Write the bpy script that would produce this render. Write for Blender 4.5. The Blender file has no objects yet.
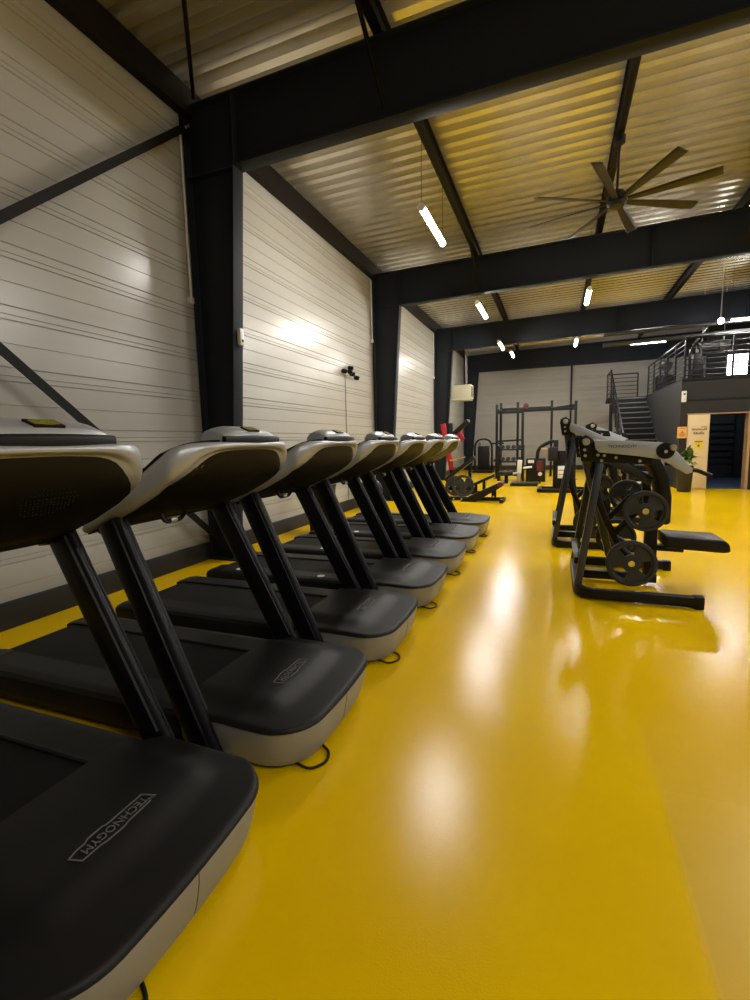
import bpy, bmesh, math, random
from mathutils import Vector, Matrix
random.seed(4)
C = bpy.context.scene.collection
S = bpy.context.scene
V = Vector

# ------------------------------------------------------------------ camera
F_PX, YAW, PITCH, ROLL, EYE = 473.7, math.radians(-20.984), math.radians(6.954), math.radians(-1.402), V((0, 0, 1.4))
_f = V((math.sin(YAW), math.cos(YAW), 0)); _r = V((math.cos(YAW), -math.sin(YAW), 0)); _u = V((0, 0, 1))
_f2 = _f * math.cos(PITCH) - _u * math.sin(PITCH); _u2 = _u * math.cos(PITCH) + _f * math.sin(PITCH)
_r3 = _r * math.cos(ROLL) + _u2 * math.sin(ROLL); _u3 = _u2 * math.cos(ROLL) - _r * math.sin(ROLL)

def ray(x, y): return _r3 * ((x - 375) / F_PX) - _u3 * ((y - 500) / F_PX) + _f2
def at(x, y, Y):                       # survey: the point at depth Y on a sight line of the photograph
    d = ray(x, y); return EYE + d * (Y / d.y)
def atx(x, y, X):
    d = ray(x, y); return EYE + d * (X / d.x)
def atz(x, y, Z):
    d = ray(x, y); return EYE + d * ((Z - 1.4) / d.z)

cam = bpy.data.cameras.new('camera'); camo = bpy.data.objects.new('camera', cam); C.objects.link(camo)
m = Matrix.Identity(4)
for i in range(3):
    m[i][0] = _r3[i]; m[i][1] = _u3[i]; m[i][2] = -_f2[i]; m[i][3] = EYE[i]
camo.matrix_world = m
cam.sensor_fit = 'HORIZONTAL'; cam.sensor_width = 36; cam.lens = 36 * F_PX / 750
cam.clip_start = .02; cam.clip_end = 200
S.camera = camo

# ------------------------------------------------------------------ materials
def srgb(r, g, b):
    return tuple(((c / 255) / 12.92 if c / 255 <= .04045 else ((c / 255 + .055) / 1.055) ** 2.4) for c in (r, g, b)) + (1,)

def mat(name, col, rough=.5, metal=0., bump=0., bscale=80., bdist=.002, var=0., vscale=3., spec=None, coat=0.):
    m = bpy.data.materials.new(name); m.use_nodes = True
    nt = m.node_tree; p = nt.nodes['Principled BSDF']
    c = srgb(*col)
    p.inputs['Base Color'].default_value = c
    p.inputs['Roughness'].default_value = rough
    p.inputs['Metallic'].default_value = metal
    if spec is not None: p.inputs['Specular IOR Level'].default_value = spec
    if coat:
        p.inputs['Coat Weight'].default_value = coat; p.inputs['Coat Roughness'].default_value = .15
    tc = nt.nodes.new('ShaderNodeTexCoord')
    if bump:
        n = nt.nodes.new('ShaderNodeTexNoise'); n.inputs['Scale'].default_value = bscale; n.inputs['Detail'].default_value = 3
        nt.links.new(tc.outputs['Object'], n.inputs['Vector'])
        b = nt.nodes.new('ShaderNodeBump'); b.inputs['Strength'].default_value = bump; b.inputs['Distance'].default_value = bdist
        nt.links.new(n.outputs['Fac'], b.inputs['Height']); nt.links.new(b.outputs['Normal'], p.inputs['Normal'])
    if var:
        n = nt.nodes.new('ShaderNodeTexNoise'); n.inputs['Scale'].default_value = vscale; n.inputs['Detail'].default_value = 4
        nt.links.new(tc.outputs['Object'], n.inputs['Vector'])
        mx = nt.nodes.new('ShaderNodeMix'); mx.data_type = 'RGBA'
        mx.inputs[6].default_value = tuple(x * (1 - var) for x in c[:3]) + (1,)
        mx.inputs[7].default_value = tuple(min(1, x * (1 + var)) for x in c[:3]) + (1,)
        nt.links.new(n.outputs['Fac'], mx.inputs[0]); nt.links.new(mx.outputs[2], p.inputs['Base Color'])
    return m

def emat(name, col, strength):
    m = bpy.data.materials.new(name); m.use_nodes = True
    nt = m.node_tree; p = nt.nodes['Principled BSDF']
    p.inputs['Base Color'].default_value = (.8, .8, .8, 1)
    p.inputs['Emission Color'].default_value = col + (1,); p.inputs['Emission Strength'].default_value = strength
    return m

WALL = mat('coated_wall_sheet', (176, 174, 166), .26, .0, bump=.05, bscale=260, bdist=.001, var=.05, vscale=1.2, spec=.6)
BLOCK = mat('pale_back_wall', (152, 150, 146), .55, bump=.12, bscale=40, var=.06, vscale=2)
STEEL = mat('anthracite_painted_steel', (36, 40, 48), .6, spec=.12, bump=.06, bscale=60, var=.08)
BLACKSTEEL = mat('dark_brown_black_steel', (20, 16, 14), .55, var=.15, spec=.2)
DECK = mat('galvanised_roof_sheet', (214, 212, 206), .24, .68, var=.10, vscale=2.5)
BASEB = mat('dark_grey_plinth', (32, 33, 36), .6, bump=.1, bscale=50)
MEZZ = mat('charcoal_wall_paint', (23, 22, 22), .6, bump=.08, bscale=40, var=.08)
BLACK = mat('black_powder_coat', (20, 21, 23), .42, spec=.25, bump=.08, bscale=220)
BLACKP = mat('black_plastic', (18, 18, 19), .45, spec=.25, bump=.12, bscale=380)
COVER = mat('charcoal_moulded_plastic', (24, 23, 23), .5, spec=.25, bump=.18, bscale=420, bdist=.001)
POST = mat('black_satin_post', (17, 19, 23), .36, .2, spec=.25)
BELT = mat('running_belt_rubber', (12, 12, 12), .75, spec=.25, bump=.3, bscale=500)
SILVER = mat('silver_paint', (174, 178, 185), .36, .4, bump=.04, bscale=300)
SILVERB = mat('silver_base_paint', (146, 149, 154), .40, .3)
GRAPH = mat('graphite_rail_rubber', (25, 25, 27), .55, spec=.25, bump=.1, bscale=200)
PANEL = mat('black_console_panel', (11, 10, 10), .55, spec=.25, bump=.05, bscale=300)
LOGO = mat('grey_logo_metal', (120, 118, 114), .4, .3)
LOGOY = mat('yellow_logo_print', (196, 190, 40), .5)
WHITE = mat('white_plastic', (225, 225, 220), .4)
ZINC = mat('zinc_steel', (190, 190, 188), .3, .8)
CHROME = mat('chrome', (215, 215, 215), .15, 1.)
ARM = mat('silver_grey_arm_paint', (172, 181, 196), .42, .1)
BLUEBLK = mat('blue_black_frame_paint', (56, 62, 76), .38, .2)
PLATE = mat('black_weight_plate_rubber', (54, 57, 62), .55, spec=.25, bump=.2, bscale=150)
PAD = mat('black_vinyl_pad', (27, 27, 29), .42, spec=.25, bump=.15, bscale=250)
RED = mat('red_paint', (170, 24, 46), .45)
DKRED = mat('dark_red_vinyl', (88, 26, 34), .5)
BEIGE = mat('beige_door_paint', (222, 200, 158), .5, var=.03)
ORANGE = mat('orange_notice_print', (232, 176, 92), .6)
YELLOWN = mat('yellow_notice_print', (228, 206, 70), .6)
INK = mat('dark_notice_ink', (70, 40, 46), .6)
INKBROWN = mat('red_brown_notice_ink', (150, 70, 30), .6)
WOOD = mat('beige_wood_jamb', (170, 140, 105), .5, var=.1, vscale=6)
CREAM = mat('cream_metal_casing', (196, 194, 170), .45)
LEAF = mat('green_leaf', (84, 104, 48), .5, var=.2, vscale=30)
CLAY = mat('dark_plant_pot', (40, 38, 36), .6)
BLUEFLOOR = mat('blue_grey_rubber_floor', (52, 62, 84), .6)
FANB = mat('dark_bronze_fan_blade', (30, 24, 18), .42, .3)
TREADM = mat('grey_stair_tread', (92, 92, 90), .5, .2)
TUBE = emat('tube_light_glow', (1, .96, .89), 260)
BRIGHT = emat('lit_window_glow', (.92, .96, 1), 14)
SPOT = emat('spot_lamp_glow', (1, .97, .92), 60)

# floor: glossy yellow resin with an orange-peel skin and a duller, rougher lane
def floor_mat():
    m = mat('yellow_resin_floor', (230, 186, 0), .2, spec=.2)
    nt = m.node_tree; p = nt.nodes['Principled BSDF']; L = nt.links.new
    tc = nt.nodes.new('ShaderNodeTexCoord')
    n1 = nt.nodes.new('ShaderNodeTexNoise'); n1.inputs['Scale'].default_value = 150; n1.inputs['Detail'].default_value = 4
    n2 = nt.nodes.new('ShaderNodeTexNoise'); n2.inputs['Scale'].default_value = .7; n2.inputs['Detail'].default_value = 5
    n3 = nt.nodes.new('ShaderNodeTexNoise'); n3.inputs['Scale'].default_value = 420; n3.inputs['Detail'].default_value = 2
    for n in (n1, n2, n3): L(tc.outputs['Object'], n.inputs['Vector'])
    b = nt.nodes.new('ShaderNodeBump'); b.inputs['Strength'].default_value = .10; b.inputs['Distance'].default_value = .005
    L(n1.outputs['Fac'], b.inputs['Height']); L(b.outputs['Normal'], p.inputs['Normal'])
    r = nt.nodes.new('ShaderNodeValToRGB')
    r.color_ramp.elements[0].position = .3; r.color_ramp.elements[0].color = srgb(236, 190, 0)
    r.color_ramp.elements[1].position = .7; r.color_ramp.elements[1].color = srgb(248, 206, 0)
    L(n2.outputs['Fac'], r.inputs[0])
    sp = nt.nodes.new('ShaderNodeMix'); sp.data_type = 'RGBA'; sp.blend_type = 'MULTIPLY'; sp.inputs[0].default_value = .25
    L(r.outputs[0], sp.inputs[6]); L(n3.outputs['Fac'], sp.inputs[7])
    # duller, rougher lane: bounded in plan (x > .41, y < 2.4)
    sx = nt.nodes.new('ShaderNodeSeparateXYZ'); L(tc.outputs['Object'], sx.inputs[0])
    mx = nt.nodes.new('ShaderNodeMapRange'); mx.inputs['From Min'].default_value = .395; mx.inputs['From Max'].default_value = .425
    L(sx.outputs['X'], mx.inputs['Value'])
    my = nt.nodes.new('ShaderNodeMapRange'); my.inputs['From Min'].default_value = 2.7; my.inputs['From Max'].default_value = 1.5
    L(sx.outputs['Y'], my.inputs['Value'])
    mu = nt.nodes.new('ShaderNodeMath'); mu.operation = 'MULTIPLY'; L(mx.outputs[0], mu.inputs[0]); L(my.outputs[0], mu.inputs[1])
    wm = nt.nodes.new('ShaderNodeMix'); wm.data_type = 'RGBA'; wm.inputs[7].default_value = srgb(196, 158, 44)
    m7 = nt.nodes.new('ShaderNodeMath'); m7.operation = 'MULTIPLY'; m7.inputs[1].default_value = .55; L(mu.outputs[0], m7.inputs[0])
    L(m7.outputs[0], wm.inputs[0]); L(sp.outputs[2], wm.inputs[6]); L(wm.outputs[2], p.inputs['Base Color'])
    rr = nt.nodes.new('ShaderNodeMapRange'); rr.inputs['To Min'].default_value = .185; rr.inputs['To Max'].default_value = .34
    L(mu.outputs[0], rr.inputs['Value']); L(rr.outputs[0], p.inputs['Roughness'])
    return m
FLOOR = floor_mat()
PIPE = mat('dark_grey_pipe', (62, 63, 64), .5, .2)
DIM = emat('dim_fill_glow', (.75, .85, 1), 36)  # glow of the fill lamp added in the dark room

# ------------------------------------------------------------------ mesh helpers
def fillet(pts, r, n=5):
    pts = [V(p) for p in pts]; out = [pts[0]]
    for i in range(1, len(pts) - 1):
        a, b, c = pts[i - 1], pts[i], pts[i + 1]
        d1 = (a - b); d2 = (c - b); q = min(r, d1.length * .45, d2.length * .45)
        p1 = b + d1.normalized() * q; p2 = b + d2.normalized() * q
        for k in range(n + 1):
            t = k / n; out.append(p1 * (1 - t) ** 2 + b * 2 * t * (1 - t) + p2 * t * t)
    out.append(pts[-1]); return out

class MB:
    def __init__(s): s.v = []; s.f = []
    def add(s, vs, fs):
        b = len(s.v); s.v += [V(v) for v in vs]; s.f += [tuple(i + b for i in f) for f in fs]; return s
    def box(s, c, size, M=None):
        c = V(c); h = V(size) / 2
        vs = [V((x * h.x, y * h.y, z * h.z)) for x in (-1, 1) for y in (-1, 1) for z in (-1, 1)]
        if M is not None: vs = [M @ v for v in vs]
        return s.add([v + c for v in vs], [(0, 1, 3, 2), (4, 6, 7, 5), (0, 4, 5, 1), (2, 3, 7, 6), (0, 2, 6, 4), (1, 5, 7, 3)])
    def bb(s, x0, x1, y0, y1, z0, z1): return s.box(((x0 + x1) / 2, (y0 + y1) / 2, (z0 + z1) / 2), (x1 - x0, y1 - y0, z1 - z0))
    def sweep(s, pts, sec, up=(0, 0, 1), closed=False):
        pts = [V(p) for p in pts]; n = len(pts); k = len(sec); up = V(up); rings = []
        for i in range(n):
            if closed: d = pts[(i + 1) % n] - pts[i - 1]
            else: d = pts[min(i + 1, n - 1)] - pts[max(i - 1, 0)]
            d.normalize()
            u = up - d * up.dot(d)
            if u.length < 1e-4: u = V((1, 0, 0)) - d * d.x
            u.normalize(); w = d.cross(u)
            rings += [pts[i] + w * a + u * b for a, b in sec]
        fs = []
        for i in range(n if closed else n - 1):
            j = (i + 1) % n
            for q in range(k): fs.append((i * k + q, i * k + (q + 1) % k, j * k + (q + 1) % k, j * k + q))
        if not closed: fs += [tuple(range(k))[::-1], tuple((n - 1) * k + q for q in range(k))]
        return s.add(rings, fs)
    def bar(s, p0, p1, w, h=None, up=(0, 0, 1)):
        h = h or w
        return s.sweep([p0, p1], [(-w / 2, -h / 2), (w / 2, -h / 2), (w / 2, h / 2), (-w / 2, h / 2)], up)
    def rect(s, pts, w, h, up=(0, 0, 1), closed=False):
        return s.sweep(pts, [(-w / 2, -h / 2), (w / 2, -h / 2), (w / 2, h / 2), (-w / 2, h / 2)], up, closed)
    def tube(s, pts, r, n=12, closed=False):
        pts = [V(p) for p in pts]
        d = (pts[1] - pts[0]).normalized(); up = V((0, 0, 1)) if abs(d.z) < .9 else V((1, 0, 0))
        # parallel transport
        k = n; m_ = len(pts); rings = []; u = (up - d * up.dot(d)).normalized()
        for i in range(m_):
            if closed: t = (pts[(i + 1) % m_] - pts[i - 1]).normalized()
            else: t = (pts[min(i + 1, m_ - 1)] - pts[max(i - 1, 0)]).normalized()
            u = (u - t * u.dot(t)).normalized(); w = t.cross(u)
            rr = r[i] if isinstance(r, (list, tuple)) else r
            rings += [pts[i] + (u * math.cos(2 * math.pi * q / k) + w * math.sin(2 * math.pi * q / k)) * rr for q in range(k)]
        fs = []
        for i in range(m_ if closed else m_ - 1):
            j = (i + 1) % m_
            for q in range(k): fs.append((i * k + q, i * k + (q + 1) % k, j * k + (q + 1) % k, j * k + q))
        if not closed: fs += [tuple(range(k))[::-1], tuple((m_ - 1) * k + q for q in range(k))]
        return s.add(rings, fs)
    def lathe(s, prof, c, axis=(0, 0, 1), n=24):
        ax = V(axis).normalized(); a = V((0, 0, 1)) if abs(ax.z) < .9 else V((1, 0, 0))
        u = (a - ax * a.dot(ax)).normalized(); w = ax.cross(u); c = V(c); vs = []; fs = []
        for r, z in prof:
            vs += [c + ax * z + (u * math.cos(2 * math.pi * q / n) + w * math.sin(2 * math.pi * q / n)) * max(r, 1e-4) for q in range(n)]
        for i in range(len(prof) - 1):
            for q in range(n): fs.append((i * n + q, i * n + (q + 1) % n, (i + 1) * n + (q + 1) % n, (i + 1) * n + q))
        fs += [tuple(range(n))[::-1], tuple((len(prof) - 1) * n + q for q in range(n))]
        return s.add(vs, fs)
    def prism(s, poly, y0, y1):            # polygon in (x, z), extruded along y
        n = len(poly); vs = [(x, y0, z) for x, z in poly] + [(x, y1, z) for x, z in poly]
        return s.add(vs, [tuple(range(n)), tuple(range(2 * n - 1, n - 1, -1))] + [(i, i + n, (i + 1) % n + n, (i + 1) % n) for i in range(n)])
    def prismz(s, poly, z0, z1):
        n = len(poly); vs = [(x, y, z0) for x, y in poly] + [(x, y, z1) for x, y in poly]
        return s.add(vs, [tuple(range(n))[::-1], tuple(range(n, 2 * n))] + [(i, (i + 1) % n, (i + 1) % n + n, i + n) for i in range(n)])
    def prismx(s, poly, x0, x1):           # polygon in (y, z)
        n = len(poly); vs = [(x0, y, z) for y, z in poly] + [(x1, y, z) for y, z in poly]
        return s.add(vs, [tuple(range(n))[::-1], tuple(range(n, 2 * n))] + [(i, (i + 1) % n, (i + 1) % n + n, i + n) for i in range(n)])
    def loft(s, rings, closed_ring=True, caps=True):
        k = len(rings[0]); vs = [p for r in rings for p in r]; fs = []
        for i in range(len(rings) - 1):
            for q in range(k if closed_ring else k - 1):
                fs.append((i * k + q, i * k + (q + 1) % k, (i + 1) * k + (q + 1) % k, (i + 1) * k + q))
        if caps and closed_ring: fs += [tuple(range(k))[::-1], tuple((len(rings) - 1) * k + q for q in range(k))]
        return s.add(vs, fs)
    def sphere(s, c, r, n=16, sc=(1, 1, 1)):
        prof = [(r * math.sin(math.pi * i / 10), -r * math.cos(math.pi * i / 10)) for i in range(11)]
        b = len(s.v); s.lathe(prof, c, n=n); c = V(c)
        for i in range(b, len(s.v)): d = s.v[i] - c; s.v[i] = c + V((d.x * sc[0], d.y * sc[1], d.z * sc[2]))
        return s
    def build(s, name, m, parent=None, bevel=0., smooth=35, seg=2):
        me = bpy.data.meshes.new(name)
        o_ = V((0, 0, 0)); p = parent
        while p is not None: o_ = o_ + p.location; p = p.parent
        bm = bmesh.new()
        vs = [bm.verts.new(v - o_) for v in s.v]
        for f in s.f:
            try: bm.faces.new([vs[i] for i in f])
            except ValueError: pass
        bmesh.ops.recalc_face_normals(bm, faces=bm.faces)
        if bevel:
            es = [e for e in bm.edges if len(e.link_faces) == 2 and e.calc_face_angle(0) > math.radians(28)]
            if es: bmesh.ops.bevel(bm, geom=es, offset=bevel, offset_type='OFFSET', segments=seg, profile=.5, affect='EDGES', clamp_overlap=True)
        bm.to_mesh(me); bm.free()
        if smooth:
            me.shade_smooth() if hasattr(me, 'shade_smooth') else None
            me.set_sharp_from_angle(angle=math.radians(smooth))
        me.materials.append(m)
        o = bpy.data.objects.new(name, me); C.objects.link(o)
        if parent is not None: o.parent = parent
        return o

def tag(o, label, cat, group=None):
    o['label'] = label; o['category'] = cat
    if group: o['group'] = group
    return o
def thing(name, loc, label, cat, group=None):
    o = bpy.data.objects.new(name, None); o.empty_display_size = .1; C.objects.link(o); o.location = loc
    return tag(o, label, cat, group)
def struct(o): o['kind'] = 'structure'; return o
def copy_tree(o, parent=None):
    c = o.copy(); C.objects.link(c)
    if parent is not None: c.parent = parent
    for ch in list(o.children): copy_tree(ch, c)
    return c
def text(name, body, size, m, parent, origin, xa, ya, extrude=.0006, align='CENTER', sx=1.):
    cu = bpy.data.curves.new(name, 'FONT'); cu.body = body; cu.size = size; cu.extrude = extrude; cu.align_x = align; cu.align_y = 'CENTER'
    cu.resolution_u = 3
    t = bpy.data.objects.new(name + '_curve', cu); C.objects.link(t)
    bpy.context.view_layer.update()
    me = bpy.data.meshes.new_from_object(t.evaluated_get(bpy.context.evaluated_depsgraph_get()))
    bpy.data.objects.remove(t)
    xa = V(xa).normalized(); ya = V(ya).normalized(); za = xa.cross(ya)
    o_ = V((0, 0, 0)); p = parent
    while p is not None: o_ = o_ + p.location; p = p.parent
    for v in me.vertices: v.co = V(origin) + xa * v.co.x * sx + ya * v.co.y + za * v.co.z - o_
    me.materials.clear(); me.materials.append(m)
    o = bpy.data.objects.new(name, me); C.objects.link(o)
    if parent is not None: o.parent = parent
    return o
def smooth01(t): t = max(0, min(1, t)); return t * t * (3 - 2 * t)
def rrect(w, h, r, n=4):
    out = []
    for cx, cy, a0 in ((w / 2 - r, h / 2 - r, 0), (-w / 2 + r, h / 2 - r, 90), (-w / 2 + r, -h / 2 + r, 180), (w / 2 - r, -h / 2 + r, 270)):
        for k in range(n + 1):
            a = math.radians(a0 + 90 * k / n); out.append((cx + r * math.cos(a), cy + r * math.sin(a)))
    return out

# ------------------------------------------------------------------ room shell
XW, YB, XR, YF = -4.05, 22.5, 9.2, -4.0          # left wall, back wall, right wall, front wall
SL = .019                                         # roof fall across the hall
def rz(z, x): return z + SL * (x + 3.4)
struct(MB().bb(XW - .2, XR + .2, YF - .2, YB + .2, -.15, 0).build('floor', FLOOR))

def clad_profile(z0, z1):                         # liner tray profile: (depth, z)
    pr = [(0, z0)]; z = z0
    marks = []
    n = int(math.floor((z0 - 2.0) / .48)) - 1
    while 2.0 + .48 * n < z1 + .3:
        j = 2.0 + .48 * n
        marks += [(j - .058, .010, .012), (j - .014, .006, .008), (j + .052, .010, .012), (j + .24, .006, .008)]
        n += 1
    for c, w, d in marks:
        if c - w > z0 and c + w < z1: pr += [(0, c - w), (-d, c - w * .4), (-d, c + w * .4), (0, c + w)]
    pr.append((0, z1)); return pr
def cladding(p0, p1, nrm, z0, z1):
    mb = MB(); pr = clad_profile(z0, z1); p0, p1, nrm = V(p0), V(p1), V(nrm)
    a = [p0 + nrm * d + V((0, 0, z)) for d, z in pr]; b = [p1 + nrm * d + V((0, 0, z)) for d, z in pr]
    a += [p0 - nrm * .12 + V((0, 0, z1)), p0 - nrm * .12 + V((0, 0, z0))]; b += [p1 - nrm * .12 + V((0, 0, z1)), p1 - nrm * .12 + V((0, 0, z0))]
    mb.loft([a, b]); return mb
struct(cladding((XW, YF, 0), (XW, YB, 0), (1, 0, 0), .0, 5.45).build('wall_left', WALL, smooth=0))
struct(cladding((XW, YB, 0), (XR, YB, 0), (0, -1, 0), .0, 5.8).build('wall_back', BLOCK, smooth=0))
struct(MB().bb(XR, XR + .15, YF, YB, 0, 5.9).build('wall_right', MEZZ))
struct(MB().bb(XW, XR, YF - .15, YF, 0, 5.9).build('wall_front', BLOCK))
struct(MB().bb(XW, XW + .035, YF, YB, 0, .215).build('baseboard_left', BASEB, bevel=.004))
struct(MB().bb(XW + .04, 2.9, YB - .03, YB, 0, .2).build('baseboard_back', BASEB, bevel=.004))

# corrugated roof deck: ribs run across the hall
def deck():
    mb = MB(); y = YF; pr = []
    while y < YB:
        pr += [(y, 0), (y + .10, 0), (y + .132, .10), (y + .213, .10), (y + .245, 0)]
        y += .245
    pr2 = [(a, b + .03) for a, b in pr][::-1]
    zb = 5.43
    A = [V((XW - .1, a, rz(zb + b, XW))) for a, b in pr + pr2]
    B = [V((XR + .1, a, rz(zb + b, XR))) for a, b in pr + pr2]
    mb.loft([A, B]); return mb
struct(deck().build('ceiling', DECK, smooth=0))

COLY = (-1.12, 4.79, 10.70, 16.61, 22.38)
def xin(z): return -3.70 + .07 * z
for i, yc in enumerate(COLY):
    mb = MB()
    mb.bb(-4.03, -4.005, yc - .09, yc + .09, 0, 5.2)                                  # outer flange
    mb.prism([(-4.0, 0), (xin(0), 0), (xin(5.2), 5.2), (-4.0, 5.2)], yc - .008, yc + .008)   # web
    mb.prism([(xin(0), 0), (xin(0) + .018, 0), (xin(4.5) + .018, 4.5), (xin(4.5), 4.5)], yc - .09, yc + .09)
    mb.bb(-4.0, xin(4.46), yc - .085, yc + .085, 4.44, 4.465)                         # stiffener
    mb.bb(-4.03, xin(0) + .1, yc - .13, yc + .13, 0, .02)
    struct(mb.build('steel_column', STEEL, bevel=.002))
    # rafter: I section with flanges and web stiffeners
    mb = MB(); x0, x1 = xin(4.5) + .003, XR - .01
    def slab(za, zb_, ya, yb, xa=x0, xb=x1):
        A = [V((xa, ya, rz(za, xa))), V((xa, yb, rz(za, xa))), V((xa, yb, rz(zb_, xa))), V((xa, ya, rz(zb_, xa)))]
        B = [V((xb, ya, rz(za, xb))), V((xb, yb, rz(za, xb))), V((xb, yb, rz(zb_, xb))), V((xb, ya, rz(zb_, xb)))]
        mb.loft([A, B])
    slab(4.455, 4.477, yc - .09, yc + .09); slab(4.47, 5.19, yc - .007, yc + .007); slab(5.185, 5.205, yc - .09, yc + .09, -4.0)
    for xs in (x0 + .008, 1.6, 4.9): slab(4.47, 5.19, yc - .085, yc + .085, xs, xs + .014)
    struct(mb.build('roof_beam', STEEL, bevel=.002))
PURX = (-1.66, .69, 3.02, 5.35, 7.7)
for x in PURX:
    mb = MB(); z0, z1 = rz(5.212, x), rz(5.425, x)
    mb.bb(x - .05, x + .05, YF, YB, z0, z0 + .012); mb.bb(x - .05, x + .05, YF, YB, z1 - .012, z1); mb.bb(x - .005, x + .005, YF, YB, z0, z1)
    struct(mb.build('roof_purlin', BLACKSTEEL))
mb = MB(); mb.bb(-4.04, -3.93, YF, YB, 5.10, 5.13); mb.bb(-3.95, -3.93, YF, YB, 5.13, 5.38); mb.bb(-4.04, -3.93, YF, YB, 5.36, 5.39)
struct(mb.build('eave_beam', BLACKSTEEL))
# black gable band over the back wall
struct(MB().bb(-3.7, XR, YB - .16, YB - .01, 4.45, 5.2).build('trim_1', STEEL))
mb = MB().bb(.51, .58, YB - .08, YB - .025, .2, 4.5); struct(mb.build('trim_2', BLACK))

# fly braces from purlin to beam bottom flange
GF = 'fly braces between the purlins and the beams'
for (xa, ya, side, lab) in ((-1.66, 4.79, -1, 'thin steel fly brace propping the first roof beam above the treadmills'),
                            (-1.66, 10.70, -1, 'thin steel fly brace on the second roof beam behind the long hanging tube'),
                            (3.02, 10.70, -1, 'pale thin steel fly brace on the second roof beam right of the fan')):
    b = MB().bar((xa - .04, ya + side * .62, rz(5.27, xa)), (xa + .05, ya + side * .075, rz(4.56, xa)), .045, .006, up=(1, 0, 0))
    b.bar((xa - .04, ya + side * .62, rz(5.27, xa)), (xa + .05, ya + side * .075, rz(4.56, xa)), .006, .045, up=(1, 0, 0))
    tag(b.build('fly_brace', BLACKSTEEL), lab, 'steel brace', GF)
# cross bracing
def brace(p0, p1, lab, name='wall_brace'):
    b = MB(); b.bar(p0, p1, .012, .075, up=(1, 0, 0)); b.bar(V(p0) + V((.03, 0, .0)), V(p1) + V((.03, 0, .0)), .075, .012, up=(1, 0, 0))
    t = thing(name, p0, lab, 'steel brace')
    b.build('brace_bar', BLACKSTEEL, t)
    d = (V(p1) - V(p0)).normalized()
    MB().box(V(p0) + d * .03, (.02, .16, .16)).build('gusset', BLACKSTEEL, t, bevel=.003)
    for k in range(2): MB().lathe([(.014, 0), (.014, .02)], V(p0) + d * (.02 + .05 * k) + V((.03, 0, 0)), (1, 0, 0), 6).build('bolt', ZINC, t)
brace((-3.94, 4.66, 4.95), (-3.94, -1.0, .1), 'long dark diagonal wall brace rising to the first steel column')
brace((-3.90, -1.0, 5.0), (-3.90, 4.66, .28), 'dark diagonal wall brace sloping down behind the nearest treadmill console')
b = MB().tube([(-3.86, 4.72, 5.26), (.62, -1.0, 5.30)], .022); tag(b.build('roof_brace_rod', BLACKSTEEL), 'thin dark brace rod crossing the roof sheet from the column head', 'steel brace')
# white conduits beside the columns
GC = 'white conduit pipes on the cladding'
for yc, z0, lab in ((4.79, 3.12, 'thin white conduit down the wall beside the first column'), (10.7, 3.75, 'thin white conduit on the wall beside the second column'),
                    (16.61, 3.6, 'thin white conduit on the wall beside the third column')):
    t = thing('conduit_pipe', (-4.02, yc - .14, z0), lab, 'pipe', GC)
    MB().tube([(-4.02, yc - .14, z0), (-4.02, yc - .14, 5.05)], .013, 8).build('pipe', WHITE, t)
    MB().box((-4.02, yc - .15, z0 - .03), (.05, .07, .07)).build('junction_box', WHITE, t, bevel=.006)
t = thing('wall_sensor', (-3.49, 4.80, 2.57), 'small white box fixed to the first steel column', 'sensor')
MB().box((xin(2.65) + .045, 4.80, 2.655), (.05, .07, .19)).build('casing', WHITE, t, bevel=.008)
MB().box((xin(2.65) + .072, 4.80, 2.61), (.006, .03, .03)).build('lens', BLACKP, t)

# wall outlet cluster with cable
c = atx(345, 372, -4.03)
t = thing('camera_cluster', (c.x, c.y, c.z), 'cluster of small black cameras and sockets high on the cladding', 'camera')
MB().box(c + V((.02, .0, 0)), (.04, .14, .10)).build('junction_box', WHITE, t, bevel=.006)
for k, (dy, dz) in enumerate(((-.2, 0), (.06, .02), (.2, -.01), (.12, .10), (.42, -.06))):
    MB().lathe([(.02, 0), (.045, .02), (.045, .1), (.03, .12)], c + V((.01, dy, dz)), (1, .3, -.2), 12).build('camera_head', BLACKP, t)
b = MB().tube([c + V((.0, .0, -.05)), V((-4.035, c.y, .22))], .008, 6); tag(b.build('wall_cable', LOGO), 'thin grey cable running down the cladding from the cameras', 'cable')

# ------------------------------------------------------------------ lights
def tube_light(x, y, z, ln, lab, group, axis='y', wires=True):
    t = thing('pendant_tube_light', (x, y, z), lab, 'lamp', group)
    dx = (0, ln / 2, 0) if axis == 'y' else (ln / 2, 0, 0); dx = V(dx)
    c = V((x, y, z))
    MB().tube([c - dx, c + dx], .040, 16).build('diffuser', TUBE, t)
    sec = [(.046 * math.cos(math.radians(a)), .046 * math.sin(math.radians(a))) for a in range(0, 181, 15)] + [(.042 * math.cos(math.radians(a)), .042 * math.sin(math.radians(a))) for a in range(180, -1, -15)]
    MB().sweep([c - dx * 1.01, c + dx * 1.01], sec).build('housing', WHITE, t)
    for s in (-1, 1):
        MB().tube([c + dx * s, c + dx * s * 1.06], .048, 14).build('end_cap', WHITE, t)
    if wires:
        for s in (-1, 1): MB().tube([c + dx * s * 1.02 + V((0, 0, .045)), V((x, y, rz(5.43, x))) + dx * s * .98], .004, 6).build('wire', BLACK, t)
    return t
GT = 'tube lamps hung over the treadmill side'
GR = 'tube lamps hung over the middle aisle'
tube_light(-1.68, 6.92, 4.38, 1.2, 'bright hanging tube lamp, the biggest one, between the first two roof beams', GT)
tube_light(-1.66, 11.45, 4.34, 1.3, 'hanging tube lamp just below the second roof beam above the treadmills', GT)
tube_light(-1.66, 15.5, 4.27, 1.2, 'small tube lamp just under the third beam, upper of the two close together', GT)
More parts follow.
